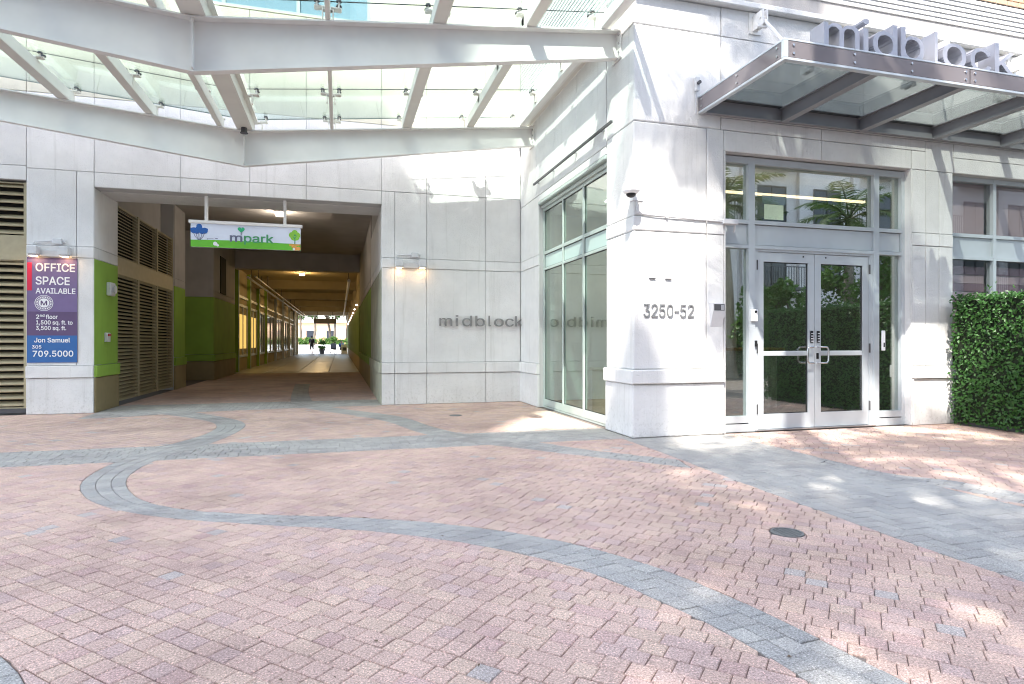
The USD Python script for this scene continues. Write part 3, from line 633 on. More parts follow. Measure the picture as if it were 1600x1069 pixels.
def door_leaf(x0, x1, hinge_left):
    s = .10
    m = cat([bx(x0, x0 + s, YG + .035, YG + .085, .02, 2.36), bx(x1 - s, x1, YG + .035, YG + .085, .02, 2.36), bx(x0 + s, x1 - s, YG + .035, YG + .085, 2.235, 2.36), bx(x0 + s, x1 - s, YG + .035, YG + .085, .02, .215)])
    d = obj('door', m, 'silver_frame', bld)
    obj('pane', bx(x0 + s + .012, x1 - s - .012, YG + .057, YG + .065, .227, 2.223), 'door_glass', d)
    obj('gasket', cat([bx(x0 + s, x0 + s + .012, YG + .05, YG + .072, .215, 2.235), bx(x1 - s - .012, x1 - s, YG + .05, YG + .072, .215, 2.235), bx(x0 + s + .012, x1 - s - .012, YG + .05, YG + .072, 2.223, 2.235), bx(x0 + s + .012, x1 - s - .012, YG + .05, YG + .072, .215, .227)]), 'gasket', d)
    obj('push_bar', bx(x0 + s, x1 - s, YG + .042, YG + .082, .985, 1.05, .006), 'silver_frame', d)
    h = x1 - .05 if hinge_left else x0 + .05
    sg = -1 if hinge_left else 1
    yf = YG + .035
    path = [(h, yf + .005, .885), (h, yf - .05, .885), (h + sg * .02, yf - .065, .887), (h + sg * .09, yf - .065, .89), (h + sg * .115, yf - .065, .915), (h + sg * .115, yf - .065, 1.075), (h + sg * .09, yf - .065, 1.10), (h + sg * .02, yf - .065, 1.103), (h, yf - .05, 1.105), (h, yf + .005, 1.105)]
    obj('handle', tube(path, .012, 10), 'steel', d, smooth=40)
    kp = obj('keypad', bx(h - .022, h + .022, yf - .016, yf - .0005, 1.16, 1.32, .004), 'black', d)
    if True:
        for r in range(5):
            pass
    hx = x0 - .008 if hinge_left else x1 + .008
    for z in (.22, 1.02, 2.12): obj('hinge', cyl((hx, yf - .012, z), (hx, yf - .012, z + .13), .011, 10), 'dark_grey', d, smooth=40)
    obj('closer_screw', cat([cyl((x1 - .18 if hinge_left else x0 + .18, yf - .004, 2.32), (x1 - .18 if hinge_left else x0 + .18, yf + .002, 2.32), .012, 10)]), 'black', d)
    return d, h, yf
d1, h1, yf = door_leaf(5.295, 6.205, True)
d2, h2, yf = door_leaf(6.213, 7.12, False)
for d, h in ((d1, h1), (d2, h2)):
    for r in range(4): obj('key', cat([cyl((h + dx, yf - .021, 1.18 + .035 * r), (h + dx, yf - .015, 1.18 + .035 * r), .0065, 8) for dx in (-.009, .009)]), 'print_white', d)
obj('lock_plate', bx(6.235, 6.275, yf - .008, yf - .0005, .94, 1.02, .003), 'black', d2)
obj('latch_plate', bx(5.23, 5.27, YG - .006, YG + .02, 1.11, 1.19, .003), 'black', ent)

# --- second window to the right of the entrance, behind the hedge
w2 = obj('front_window', cat([bx(8.497, 8.53, YG, YG + .1, .6, 3.60), bx(9.40, 9.46, YG, YG + .1, .6, 3.60), bx(11.0, 11.06, YG, YG + .1, .6, 3.60), bx(12.6, 12.66, YG, YG + .1, .6, 3.60)] +
        [bx(8.53, 14, YG + .003, YG + .097, z0, z1) for z0, z1 in ((3.53, 3.598), (2.715, 2.765), (2.385, 2.43), (.6, .66))]), 'silver_frame', bld)
for a, b in ((8.53, 9.40), (9.46, 11.0), (11.06, 12.6)):
    obj('pane', bx(a, b, YG + .05, YG + .058, 2.765, 3.53), 'window_glass', w2)
    obj('spandrel', bx(a, b, YG + .03, YG + .06, 2.43, 2.715), 'silver_frame', w2)
    obj('pane', bx(a, b, YG + .05, YG + .058, .66, 2.385), 'window_glass', w2)
    obj('blind', bx(a, b, YG + .14, YG + .145, 2.3, 3.56), 'shade_fabric', w2)
    for k in range(14):
        z = .68 + k * .125
        obj('blind_slat', bx(a, b, YG + .13 + .01 * (k % 2), YG + .136 + .01 * (k % 2), z, z + .12), 'shade_fabric' if k % 2 else 'shade_fabric_dark', w2)

# --- lobby behind the glass
wall('lobby', [bx(XS + .31, 13.6, 7.0, 11.4, -.01, .012)], 'lobby_floor')
wall('lobby_back', [bx(XS + .31, 13.6, 11.4, 11.5, 0, 3.75)], 'lobby_wall')
wall('lobby_ceiling', [bx(XS + .31, 13.6, 7.12, 11.4, 3.68, 3.74)], 'lobby_wall')
wall('lobby_partition', [bx(8.25, 8.35, 7.13, 11.4, 0.012, 3.68)], 'lobby_dark')

# ------------------------------------------------------------------ glass roof over the court (butterfly section, valley along the passage)
VX = -1.50
def zt(x): return 4.60 + (x - VX) * .1085 if x > VX else 4.60 + (VX - x) * .093      # top of the beams
def zb(x): return 4.035 + (x - VX) * .155 if x > VX else 4.035 + (VX - x) * .125     # bottom of the beams
gc = thing('glass_roof', 'white steel glass roof with tapered beams folded over the court', 'glass roof')
XLL, XR1 = -7.6, XS - .02
def fold(x0, x1, y0, y1, lo, hi):
    out = []
    for a, b in ((x0, VX), (VX, x1)):
        if a < b: out.append(hull([(x, y, f(x)) for x in (a, b) for y in (y0, y1) for f in (lo, hi)]))
    return out
for yb_ in (7.20, 10.81):
    web = fold(XLL, XR1, yb_ - .012, yb_ + .012, lambda x: zb(x) + .016, lambda x: zt(x) - .018)
    top = fold(XLL, XR1, yb_ - .11, yb_ + .11, lambda x: zt(x) - .018, zt)
    bot = fold(XLL, XR1, yb_ - .05, yb_ + .05, zb, lambda x: zb(x) + .016)
    be = obj('beam', cat(web + top + bot), 'white_steel', gc)
    obj('end_plate', bx(XS - .021, XS - .001, yb_ - .13, yb_ + .13, zb(XR1) - .03, zt(XR1) + .02, .004), 'white_steel', be)
    obj('bolt', cat([cyl((XS - .034, yb_ + dy, z), (XS - .0215, yb_ + dy, z), .016, 8) for dy in (-.085, .085) for z in np.linspace(zb(XR1) + .06, zt(XR1) - .06, 3)]), 'steel', be)
    obj('stiffener', cat([bx(VX - .008, VX + .008, yb_ - .10, yb_ - .0125, 4.06, 4.575), cyl((VX, yb_ - .09, 4.535), (VX, yb_ - .09, 4.575), .02, 10)]), 'white_steel', be)
Y0, Y1 = 6.03, 11.02
def purlin(x, w, h, m='cream_steel'):
    z = zt(x)
    p = obj('purlin', bx(x - w / 2, x + w / 2, Y0 + .02, 10.92, z + .002, z + h, .006), m, gc); return p
PX_ = [-6.35, -5.15, -4.02, -2.86, -.13, 1.12, 2.24]
for x, w in zip(PX_, (.12, .12, .15, .12, .055, .16, .13)): purlin(x, w, .17)
purlin(-1.86, .08, .17)
obj('valley_gutter', cat([bx(-1.60, -1.36, Y0, 10.95, 4.61, 4.625), bx(-1.60, -1.585, Y0, 10.95, 4.626, 4.80), bx(-1.375, -1.36, Y0, 10.95, 4.626, 4.80), bx(-1.66, -1.601, Y0, 10.95, 4.785, 4.80), bx(-1.359, -1.30, Y0, 10.95, 4.785, 4.80)]), 'cream_steel', gc)
obj('gutter_outlet', cat([cyl((-1.48, 10.62, 4.53), (-1.48, 10.62, 4.609), .045, 14), cyl((-1.48, 10.62, 4.52), (-1.48, 10.62, 4.53), .06, 14)]), 'dark_grey', gc)
# edge members along the side wall
xe = 3.20
purlin(xe, .09, .15, 'white_steel')
obj('edge_rail', bx(3.30, 3.36, 5.95, YB - .05, 5.20, 5.27, .005), 'white_steel', gc)
obj('edge_flashing', bx(3.361, XS - .006, 7.6, YB - .05, 5.21, 5.235), 'cream_steel', gc)
# panes in four rows, hung on spider fittings
def seam(a, b, y0, y1, w):
    obj('seam', hull([(x, y, zt(x) + .27 + dz) for x in (a, b) for y in (y0, y1) for dz in (.003, .013)]), 'gasket', gc)
rows = [(11.02, 9.74), (9.73, 8.49), (8.48, 7.24), (7.23, 6.03)]
edges = [-7.5] + PX_[:4] + [-1.63] + [-1.33] + PX_[4:] + [3.29]
for i in range(len(edges) - 1):
    a, b = edges[i], edges[i + 1]
    if a == -1.63: continue
    for y1, y0 in rows:
        pts = [(x, y, zt(x) + .27 + dz) for x in (a + .006, b - .006) for y in (y0, y1) for dz in (0, .016)]
        obj('roof_pane', hull(pts), 'roof_glass', gc)
        seam(a + .008, b - .008, y0 - .0085, y0 - .0015, 0)
    obj('glass_edge', hull([(x, y, zt(x) + .27 + dz) for x in (a + .006, b - .006) for y in (11.0205, 11.026) for dz in (0, .016)]), 'edge_green', gc)
def spider(x, y, sides):
    z = zt(x); ms = []; caps = []
    ms.append(bx(x - .055, x + .055, y - .035, y + .035, z + .171, z + .185))
    for s in sides:
        ms.append(bx(x + s * .03, x + s * .15, y - .045, y + .045, z + .186, z + .205, .004))
        for dy in (-.05, .05):
            ms.append(cyl((x + s * .12, y + dy, z + .19), (x + s * .12, y + dy, zt(x + s * .12) + .262), .011, 8))
            caps.append(cyl((x + s * .12, y + dy, zt(x + s * .12) + .248), (x + s * .12, y + dy, zt(x + s * .12) + .269), .034, 12, .026))
        ms.append(bx(x + s * .05, x + s * .065, y - .04, y + .04, z + .06, z + .186))
    sf = obj('spider_fitting', cat(ms), 'cream_steel', gc)
    for c_ in caps: obj('clamp_disc', c_, 'dark_grey', sf)
for x in PX_[:] + [xe]:
    for y in (10.92, 9.735, 8.485, 7.235):
        if abs(y - 7.235) < .01 or y: spider(x, y, (-1, 1) if x < 3 else (-1,))
for x, s in ((-1.86, 1), (-1.30, 1)):
    for y in (10.9, 9.735, 8.485): spider(x, y, (-1,) if x < -1.5 else (1,))

# thin light rail on brackets across the side wall, above the tall window
rail = thing('light_rail', 'thin dark metal rail running along the side wall above the tall window', 'rail')
obj('rail', cat([bx(XS - .075, XS - .045, 7.25, 10.55, 4.00, 4.03)]), 'dark_grey', rail)
for y in (7.6, 8.6, 9.6, 10.4): obj('bracket', bx(XS - .045, XS - .001, y, y + .03, 4.005, 4.025), 'steel', rail)

# ------------------------------------------------------------------ entrance canopy
ec = thing('entrance_canopy', 'grey steel entrance canopy with glass panels over the double doors', 'canopy')
CX0, CX1, CY0, CY1, CZ0, CZ1 = 4.32, 13.5, 5.20, YR - .002, 4.03, 4.245
obj('wall_channel', cat([bx(CX0 + .02, CX1, CY1 - .012, CY1, CZ0, CZ0 + .20), bx(CX0 + .02, CX1, CY1 - .07, CY1 - .012, CZ0, CZ0 + .010), bx(CX0 + .02, CX1, CY1 - .07, CY1 - .012, CZ0 + .19, CZ0 + .20)]), 'grey_steel', ec)
obj('edge_frame', cat([bx(CX0, CX1, CY0 - .0, CY0 + .06, CZ0 - .004, CZ0 + .024, .004), bx(CX0, CX0 + .06, CY0 + .061, CY1 - .001, CZ0 - .004, CZ0 + .024, .004), bx(CX0, CX1, CY0, CY0 + .035, CZ1 - .02, CZ1, .003), bx(CX0, CX0 + .035, CY0 + .036, CY1 - .001, CZ1 - .02, CZ1, .003),
     bx(CX0, CX0 + .045, CY0, CY0 + .045, CZ0 + .0245, CZ1 - .0205)]), 'silver_frame', ec)
obj('back_fascia', cat([bx(CX0 + .046, CX1, CY0 + .036, CY0 + .044, CZ0 + .025, CZ1 - .021), bx(CX0 + .036, CX0 + .044, CY0 + .046, CY1 - .072, CZ0 + .025, CZ1 - .021)]), 'grey_steel', ec)
for a, b in ((CX0 + .05, 6.785), (6.80, 9.25), (9.265, 11.7), (11.715, CX1)):
    f = obj('fascia_panel', bx(a, b, CY0 + .004, CY0 + .012, CZ0 + .027, CZ1 - .023), 'smoked_panel', ec)
    n = 4
    for k in range(n):
        x = a + .06 + (b - a - .12) * k / (n - 1)
        for z in (CZ0 + .07, CZ1 - .06): obj('stud', cyl((x, CY0 - .006, z), (x, CY0 + .004, z), .013, 12), 'steel', f, smooth=40)
f = obj('fascia_panel', bx(CX0 + .004, CX0 + .012, CY0 + .05, CY1 - .004, CZ0 + .027, CZ1 - .023), 'smoked_panel', ec)
for y in (CY0 + .11, (CY0 + CY1) / 2, CY1 - .08):
    for z in (CZ0 + .07, CZ1 - .06): obj('stud', cyl((CX0 - .006, y, z), (CX0 + .004, y, z), .013, 12), 'steel', f, smooth=40)
for x in (5.56, 6.82, 8.10, 9.39, 10.65, 11.9):
    h = hull([(xx, yy, z) for xx in (x - .006, x + .006) for yy, z in ((CY1 - .013, CZ0 + .005), (CY1 - .013, CZ0 + .205), (CY0 + .062, CZ0 + .03), (CY0 + .062, CZ0 + .18))])
    fl = hull([(xx, yy, z) for xx in (x - .05, x + .05) for yy, z in ((CY1 - .013, CZ0 - .004), (CY1 - .013, CZ0 + .006), (CY0 + .062, CZ0 + .022), (CY0 + .062, CZ0 + .030))])
    ft = bx(x - .05, x + .05, CY0 + .062, CY1 - .013, CZ1 - .045, CZ1 - .037)
    obj('canopy_beam', cat([h, fl, ft]), 'grey_steel', ec)
xs_ = [CX0 + .05, 5.56, 6.82, 8.10, 9.39, 10.65, 11.9, CX1]
for a, b in zip(xs_[:-1], xs_[1:]): obj('glass_panel', bx(a + .006, b - .006, CY0 + .05, CY1 - .02, CZ1 - .034, CZ1 - .022), 'canopy_glass', ec)

# ------------------------------------------------------------------ lettering
def letters(parent, text, h, depth, m, R, place, bold=True, track=0.0, squeeze=1.0):
    """one mesh per letter, standing on a wall; place(x, y) gives the world point of a drawing point"""
    x = 0.0
    for i, c in enumerate(text):
        if c == ' ': x += h * .35; continue
        g_ = meshkit.text_mesh(c, h, depth, bold)
        b = g_.bounds; g_.apply_translation((-b[0, 0] + x, 0, 0)); w = b[1, 0] - b[0, 0]
        if squeeze != 1: g_.apply_scale((squeeze, 1, 1))
        obj('letter' if not c.isdigit() else 'digit', moved(g_, place, R), m, parent)
        x += w + h * (.16 + track)
    return x * squeeze
ls_ = thing('letter_sign', 'large grey metal letters reading midblock standing on the entrance canopy', 'sign')
x = 4.87
for c, x0 in zip('midblock', (4.88, 5.385, 5.52, 5.90, 6.375, 6.49, 6.90, 7.27)):
    g_ = meshkit.text_mesh(c, .285, .20, False); b = g_.bounds
    want = {'m': .46, 'i': .085, 'd': .33, 'b': .33, 'l': .085, 'o': .345, 'c': .31, 'k': .31}[c]
    g_.apply_translation((-b[0, 0], 0, 0)); g_.apply_scale((want / (b[1, 0] - b[0, 0]), 1.28, 1))
    obj('letter', moved(g_, (x0, CY0 + .28, CZ1 + .012), FACE_S), 'letter_metal', ls_)
obj('base_rail', cat([bx(4.84, 7.62, CY0 + .10, CY0 + .13, CZ1 + .001, CZ1 + .011), bx(4.84, 7.62, CY0 + .22, CY0 + .25, CZ1 + .001, CZ1 + .011)]), 'grey_steel', ls_)

ws = thing('wall_letter_sign', 'brushed metal letters reading midblock on the back wall', 'sign')
x = 1.80
for c, x0, want in zip('midblock', (1.815, 2.13, 2.255, 2.515, 2.775, 2.885, 3.11, 3.31), (.265, .055, .205, .205, .055, .21, .185, .19)):
    g_ = meshkit.text_mesh(c, .175, .03, False); b = g_.bounds
    g_.apply_translation((-b[0, 0], 0, 0)); g_.apply_scale((want / (b[1, 0] - b[0, 0]) * .93, 1.16, 1))
    obj('letter', moved(g_, (x0, YB - .02, 1.475), FACE_S), 'wall_letter', ws)
num = thing('house_number', 'grey metal digits 3250-52 on the white corner column', 'house number')
x = 3.565
for c in '3250-52':
    g_ = meshkit.text_mesh(c, .16, .011, False); b = g_.bounds; w = b[1, 0] - b[0, 0]; k = .086 / w if c != '-' else .06 / w
    g_.apply_translation((-b[0, 0], 0, 0)); g_.apply_scale((k, 1, 1))
    obj('hyphen' if c == '-' else 'digit', moved(g_, (x, YR - .004, 1.475), FACE_S), 'dark_letter', num); x += .088 + .018 if c != '-' else .06 + .018
for x0, z0 in ((3.64, 1.945), (3.86, 1.945)):
    t_ = thing('wall_bracket', 'small metal ledge left on the column above the number 3250-52, the %s one' % ('left' if x0 < 3.7 else 'right'), 'bracket')
    obj('plate', bx(x0, x0 + .085, YR - .02, YR + .0, z0, z0 + .008), 'dark_grey', t_)
    obj('screw', cat([cyl((x0 + dx, YR - .004, z0 + dz), (x0 + dx, YR + .001, z0 + dz), .004, 8) for dx, dz in ((.02, .03), (.062, .075))]), 'dark_grey', t_)

# ------------------------------------------------------------------ OFFICE SPACE board
SX0, SX1, SZ0, SZ1 = -4.835, -4.135, .835, 2.535
ob = thing('office_sign', 'tall purple and blue office space board on the left pier', 'sign')
YS = YB - .012
obj('board', bx(SX0, SX1, YS, YB - .001, SZ0, SZ1), 'sign_purple', ob)
obj('upper_field', bx(SX0 + .002, SX1 - .002, YS - .0012, YS - .0002, 1.66, SZ1 - .03), 'sign_violet', ob)
obj('blue_field', bx(SX0 + .002, SX1 - .002, YS - .0012, YS - .0002, SZ0 + .002, 1.275), 'sign_blue', ob)
obj('red_bar', bx(SX0 + .004, SX0 + .068, YS - .0030, YS - .0016, 2.00, 2.45), 'sign_red', ob)
def print_text(parent, s, x0, z0, h, width=None, m='print_white', bold=True, y=YS - .0035, sx=1.0, name='lettering'):
    g_ = meshkit.text_mesh(s, h, .0012, bold); b = g_.bounds
    g_.apply_translation((-b[0, 0], 0, 0))
    if width: g_.apply_scale((width / (b[1, 0] - b[0, 0]), 1, 1))
    return obj(name, moved(g_, (x0, y, z0), FACE_S), m, parent)
print_text(ob, 'OFFICE', -4.715, 2.315, .125, .55)
print_text(ob, 'SPACE', -4.715, 2.10, .125, .475)
print_text(ob, 'AVAILABLE', -4.715, 1.955, .085, .555)
cxe, cze = -4.60, 1.80
ringm = lambda r1, r0: prism(shapely.Point(0, 0).buffer(r1, 32).difference(shapely.Point(0, 0).buffer(r0, 32)), .0012)
em = obj('emblem', cat([moved(ringm(.128, .120), (cxe, YS - .0035, cze), FACE_S), moved(ringm(.074, .068), (cxe, YS - .0035, cze), FACE_S)] +
     [moved(prism(affinity.rotate(sbox(.084 + .0, -.007, .108, .007), a, origin=(0, 0)), .0012), (cxe, YS - .0035, cze), FACE_S) for a in np.arange(0, 360, 15)]), 'print_white', ob)
obj('emblem_disc', moved(prism(shapely.Point(0, 0).buffer(.068, 32), .0008), (cxe, YS - .0033, cze), FACE_S), 'print_white', em)
print_text(em, 'M', cxe - .045, cze - .035, .07, .09, 'sign_purple', y=YS - .0048)
print_text(ob, '2', -4.71, 1.545, .065, .045); print_text(ob, 'nd', -4.655, 1.578, .042, .062); print_text(ob, 'floor', -4.575, 1.545, .065, .165)
print_text(ob, '1,500 sq. ft. to', -4.71, 1.455, .063, .51)
print_text(ob, '3,500 sq. ft.', -4.71, 1.365, .063, .42)
print_text(ob, 'Jon Samuel', -4.735, 1.165, .07, .50)
print_text(ob, '305', -4.765, 1.065, .052, .13)
print_text(ob, '709.5000', -4.755, .935, .092, .565)

# ------------------------------------------------------------------ hanging banner at the passage mouth
YBN = 11.72
bn = thing('hanging_sign', 'white and green mpark banner hanging at the mouth of the passage', 'sign')
BX0, BX1, BZ0, BZ1 = -2.52, -.655, 2.825, 3.235
obj('panel', bx(BX0 + .03, BX1 - .03, YBN, YBN + .05, BZ0, BZ1), 'banner_sky', bn)
obj('top_rail', bx(BX0, BX1, YBN - .02, YBN + .07, BZ1 + .001, BZ1 + .055, .004), 'white_steel', bn)
for x in (-2.245, -.955): obj('hanger', bx(x - .025, x + .025, YBN + .0, YBN + .05, BZ1 + .056, 3.72), 'white_steel', bn)
yb1 = YBN - .002
D = lambda poly, m, name, dy=0.0, par=bn: obj(name, moved(prism(poly, .0012), (0, yb1 - dy, 0), FACE_S), m, par)
D(Polygon([(BX0 + .03, BZ0), (BX1 - .03, BZ0), (BX1 - .03, BZ0 + .115), (-1.2, BZ0 + .125), (-1.9, BZ0 + .135), (BX0 + .03, BZ0 + .12)]), 'banner_grass', 'grass_strip')
print_text(bn, 'm', -1.865, BZ0 + .115, .145, .205, 'print_slate', y=yb1 - .003)
print_text(bn, 'park', -1.635, BZ0 + .115, .145, .49, 'print_green', y=yb1 - .003)
hx, hz = -1.68, BZ0 + .275
heart = [(16 * math.sin(t) ** 3, 13 * math.cos(t) - 5 * math.cos(2 * t) - 2 * math.cos(3 * t) - math.cos(4 * t)) for t in np.linspace(0, 2 * np.pi, 40)]
D(Polygon([(hx + a * .0036, hz + .055 + b * .0036) for a, b in heart]).buffer(0), 'print_teal', 'heart', .001)
D(sbox(hx - .006, hz - .045, hx + .006, hz + .01), 'print_slate', 'heart_stem', .0012)
bt = (-2.355, BZ0 + .285)
D(shapely.union_all([shapely.Point(bt[0] + a, bt[1] + b).buffer(r) for a, b, r in ((-.085, .0, .052), (0, .02, .06), (.085, 0, .052), (-.04, -.01, .05), (.045, -.01, .05), (0, .072, .045), (-.115, .018, .025), (.115, .02, .025))]), 'print_navy', 'blue_crown', .001)
for a in (-.09, -.05, -.005, .045, .085): D(LineString([(bt[0] + a, bt[1] - .04), (bt[0] + a * .75, bt[1] - .10), (bt[0] + a * .15, bt[1] - .165)]).buffer(.004), 'print_slate', 'blue_stem', .0012)
gt = (-.785, BZ0 + .255)
D(shapely.union_all([shapely.Point(gt[0] + a, gt[1] + b).buffer(r) for a, b, r in ((-.045, .02, .055), (.04, .02, .055), (0, .065, .05), (0, -.02, .06), (-.03, -.03, .04), (.035, -.03, .04))]), 'print_leaf', 'green_crown', .001)
D(shapely.union_all([LineString([(gt[0], gt[1] - .15), (gt[0] + .003, gt[1] - .02)]).buffer(.009), LineString([(gt[0], gt[1] - .05), (gt[0] - .03, gt[1] - .005)]).buffer(.005), LineString([(gt[0], gt[1] - .04), (gt[0] + .03, gt[1] + .01)]).buffer(.005), shapely.Point(gt[0] + .003, gt[1] + .02).buffer(.016)]), 'print_green', 'green_trunk', .002)
D(shapely.union_all([shapely.Point(-.775, BZ0 + .04).buffer(.04), shapely.Point(-.72, BZ0 + .035).buffer(.035), LineString([(-.87, BZ0 + .095), (-.70, BZ0 + .10)]).buffer(.012), LineString([(-.83, BZ0 + .06), (-.80, BZ0 + .1)]).buffer(.012)]).intersection(sbox(BX0, BZ0, BX1 - .03, BZ1)), 'print_orange', 'orange_patch', .0022)
D(shapely.union_all([shapely.Point(-2.10, BZ0 + .065).buffer(.035), shapely.Point(-2.06, BZ0 + .04).buffer(.022), shapely.Point(-.80, BZ0 + .025).buffer(.022)]), 'print_white', 'white_patch', .0026)
D(shapely.union_all([sbox(-2.225, BZ0 + .155, -2.13, BZ0 + .160), sbox(-2.225, BZ0 + .13, -2.22, BZ0 + .16), sbox(-2.10, BZ0 + .15, -2.06, BZ0 + .163)]), 'print_slate', 'bench_drawing', .001)

# ------------------------------------------------------------------ lamps
def point(path, p, inten, col, r):
    l = UsdLux.SphereLight.Define(stage, path); l.CreateIntensityAttr(inten); l.CreateRadiusAttr(r); l.CreateColorAttr(Gf.Vec3f(*col)); l.CreateNormalizeAttr(True)
    l.AddTranslateOp().Set(Gf.Vec3d(*map(float, p))); return l
def twin_lamp(loc, label, w):
    t = thing('wall_lamp', label, 'wall lamp', loc, group='twin wall lamps')
    obj('back_plate', bx(-w / 2 + .06, w / 2 - .06, -.03, -.002, -.05, .06, .006), 'fixture_grey', t)
    obj('conduit', tube([(-w / 2 + .05, -.02, .02), (-w / 2 + .0, -.02, .10), (-w / 2 + .05, -.02, .19), (-.02, -.02, .20), (.08, -.02, .20)], .011, 8), 'fixture_grey', t, smooth=40)
    obj('junction_box', bx(.02, .15, -.055, -.002, .155, .245, .008), 'fixture_grey', t)
    obj('box_nipple', cyl((.151, -.02, .20), (.19, -.02, .20), .016, 10), 'fixture_grey', t)
    for s in (-1, 1):
        c = s * (w / 2 - .065)
        hd = obj('lamp_head', cat([bx(c - .068, c + .068, -.17, -.032, -.03, .105, .010), hull([(c + dx, y, z) for dx in (-.05, .05) for y, z in ((-.16, -.0305), (-.05, -.0305), (-.15, -.05), (-.06, -.05))])]), 'fixture_grey', t)
        obj('lens', bx(c - .042, c + .042, -.145, -.065, -.058, -.0505), 'warm_lens', hd)
    return t
l1 = twin_lamp((1.27, YB - .007, 2.60), 'twin grey wall lamp glowing on the wall right of the passage', .56)
l2 = copy_of(l1, (-4.49, YB - .007, 2.60), 'twin grey wall lamp just above the office space board')
# ceiling lamps in the passage
def ceil_lamp(loc, label):
    t = thing('ceiling_lamp', label, 'ceiling lamp', loc, group='ceiling lamps along the passage')
    obj('housing', bx(-.13, .13, -.13, .13, -.04, .0, .01), 'fixture_grey', t)
    obj('lens', bx(-.10, .10, -.10, .10, -.12, -.041, .012), 'white_lens', t)
    return t
c1 = ceil_lamp((-1.5, 16.85, 4.549), 'square ceiling lamp lit behind the mpark banner')
AMB = (1.0, 0.66, 0.28)
spots = [(-1.55, 27.5, 4.119, 'lit ceiling lamp just inside the inner portal of the passage'), (-1.5, 34.5, 4.119, 'second lit ceiling lamp inside the inner portal'), (-1.5, 42.0, 4.119, 'third lit ceiling lamp inside the inner portal'), (-1.5, 50.0, 4.119, 'lit ceiling lamp deep in the passage'), (-1.5, 58.0, 4.119, 'lit ceiling lamp nearest the far end of the passage')]
for k, (x, y, z, lab) in enumerate(spots):
    copy_of(c1, (x, y, z), lab)
    point('/World/passage_lamp_light_%03d' % k, (x, y, z - .25), PASS_LAMP, AMB, .1)
point('/World/front_lamp_light', (-1.5, 16.85, 4.2), 2.2, (1, .86, .70), .1)
for k in range(9):
    y = 27 + k * 3.6
    t = thing('string_light', ('nearest', 'second nearest', 'third nearest', 'fourth nearest', 'middle', 'fourth farthest', 'third farthest', 'second farthest', 'farthest')[k] + ' small bulb strung along the right wall of the passage', 'bulb', (XRR - .06, y, 2.75), group='bulbs strung along the right wall')
    obj('globe', trimesh.creation.icosphere(1, .035), 'bulb', t)

# ------------------------------------------------------------------ security camera on the corner, pipe and boxes
sc = thing('security_camera', 'white dome security camera on the corner of the column with a conduit', 'security camera')
cxp, cyp, czp = XS - .10, YR - .13, 2.98
obj('corner_plate', cat([bx(XS + .0, XS + .12, YR - .012, YR - .001, czp - .09, czp + .12), bx(XS - .012, XS - .001, YR - .012, YR + .09, czp - .09, czp + .12)]), 'print_white', sc)
obj('mount_box', bx(XS - .15, XS - .013, YR - .16, YR - .013, czp + .02, czp + .10, .01), 'print_white', sc)
ms = trimesh.creation.revolve(np.array([(0, .03), (.085, .03), (.105, .012), (.105, -.005), (.08, -.03), (.06, -.035), (0, -.035)]), sections=24); ms.apply_translation((cxp, cyp, czp - .012))
obj('dome_body', ms, 'print_white', sc, smooth=40)
dm = trimesh.creation.icosphere(2, .058); dm.apply_scale((1, 1, .75)); dm.apply_translation((cxp, cyp, czp - .05)); obj('dome_lens', dm, 'black', sc, smooth=True)
obj('conduit', tube([(XS + .03, YR - .02, czp - .09), (XS + .025, YR - .02, czp - .16), (XS + .05, YR - .02, czp - .225), (XS + .12, YR - .018, czp - .25), (XS + .3, YR - .018, czp - .262), (4.62, YR - .018, czp - .285), (4.66, YR - .018, czp - .285)], .011, 10), 'fixture_grey', sc, smooth=40)
for x in (3.86, 4.25): obj('pipe_clip', bx(x, x + .025, YR - .035, YR - .001, czp - .285, czp - .245), 'fixture_grey', sc)
obj('end_box', bx(4.66, 4.88, YR - .05, YR + .06, czp - .315, czp - .255, .006), 'fixture_grey', sc)
obj('end_elbow', tube([(4.86, YR + .0, czp - .315), (4.865, YR + .02, czp - .36), (4.87, YR + .04, czp - .40)], .014, 8), 'fixture_grey', sc, smooth=40)

ic = thing('intercom', 'dark intercom in a steel hood on the column left of the doors', 'intercom')
obj('hood', hull([(x, y, z) for x, y, z in ((4.50, YR - .001, 1.36), (4.66, YR - .001, 1.36), (4.48, YR - .001, 1.66), (4.68, YR - .001, 1.66), (4.49, YR - .075, 1.655), (4.67, YR - .075, 1.655), (4.49, YR - .075, 1.555), (4.67, YR - .075, 1.555))]), 'fixture_grey', ic)
obj('face', bx(4.505, 4.655, YR - .079, YR - .0755, 1.565, 1.645), 'dark_grey', ic)
obj('speaker', cat([bx(4.60, 4.645, YR - .083, YR - .0795, 1.575 + k * .013, 1.582 + k * .013) for k in range(5)]), 'fixture_grey', ic)
rd = thing('card_reader', 'cream card reader on the frame left of the double doors', 'card reader')
obj('case', bx(5.165, 5.265, YG - .03, YG - .001, 1.44, 1.60, .008), 'print_white', rd)
obj('eye', cyl((5.225, YG - .034, 1.565), (5.225, YG - .03, 1.565), .018, 16), 'black', rd, smooth=40)
dp = thing('door_opener', 'slim white push plate on the frame right of the double doors', 'push plate')
obj('case', bx(7.30, 7.35, YG - .03, YG - .001, 1.05, 1.33, .006), 'print_white', dp)
obj('button', bx(7.313, 7.337, YG - .033, YG - .0305, 1.10, 1.16), 'dark_grey', dp)
pn = thing('paper_notice', 'pale green paper taped to the glass above the left door', 'notice')
obj('sheet', bx(5.42, 5.72, YG + .0515, YG + .0535, 2.80, 3.00), 'paper', pn)
obj('upper_sheet', bx(5.40, 5.78, YG + .068, YG + .070, 3.01, 3.12), 'print_white', pn)
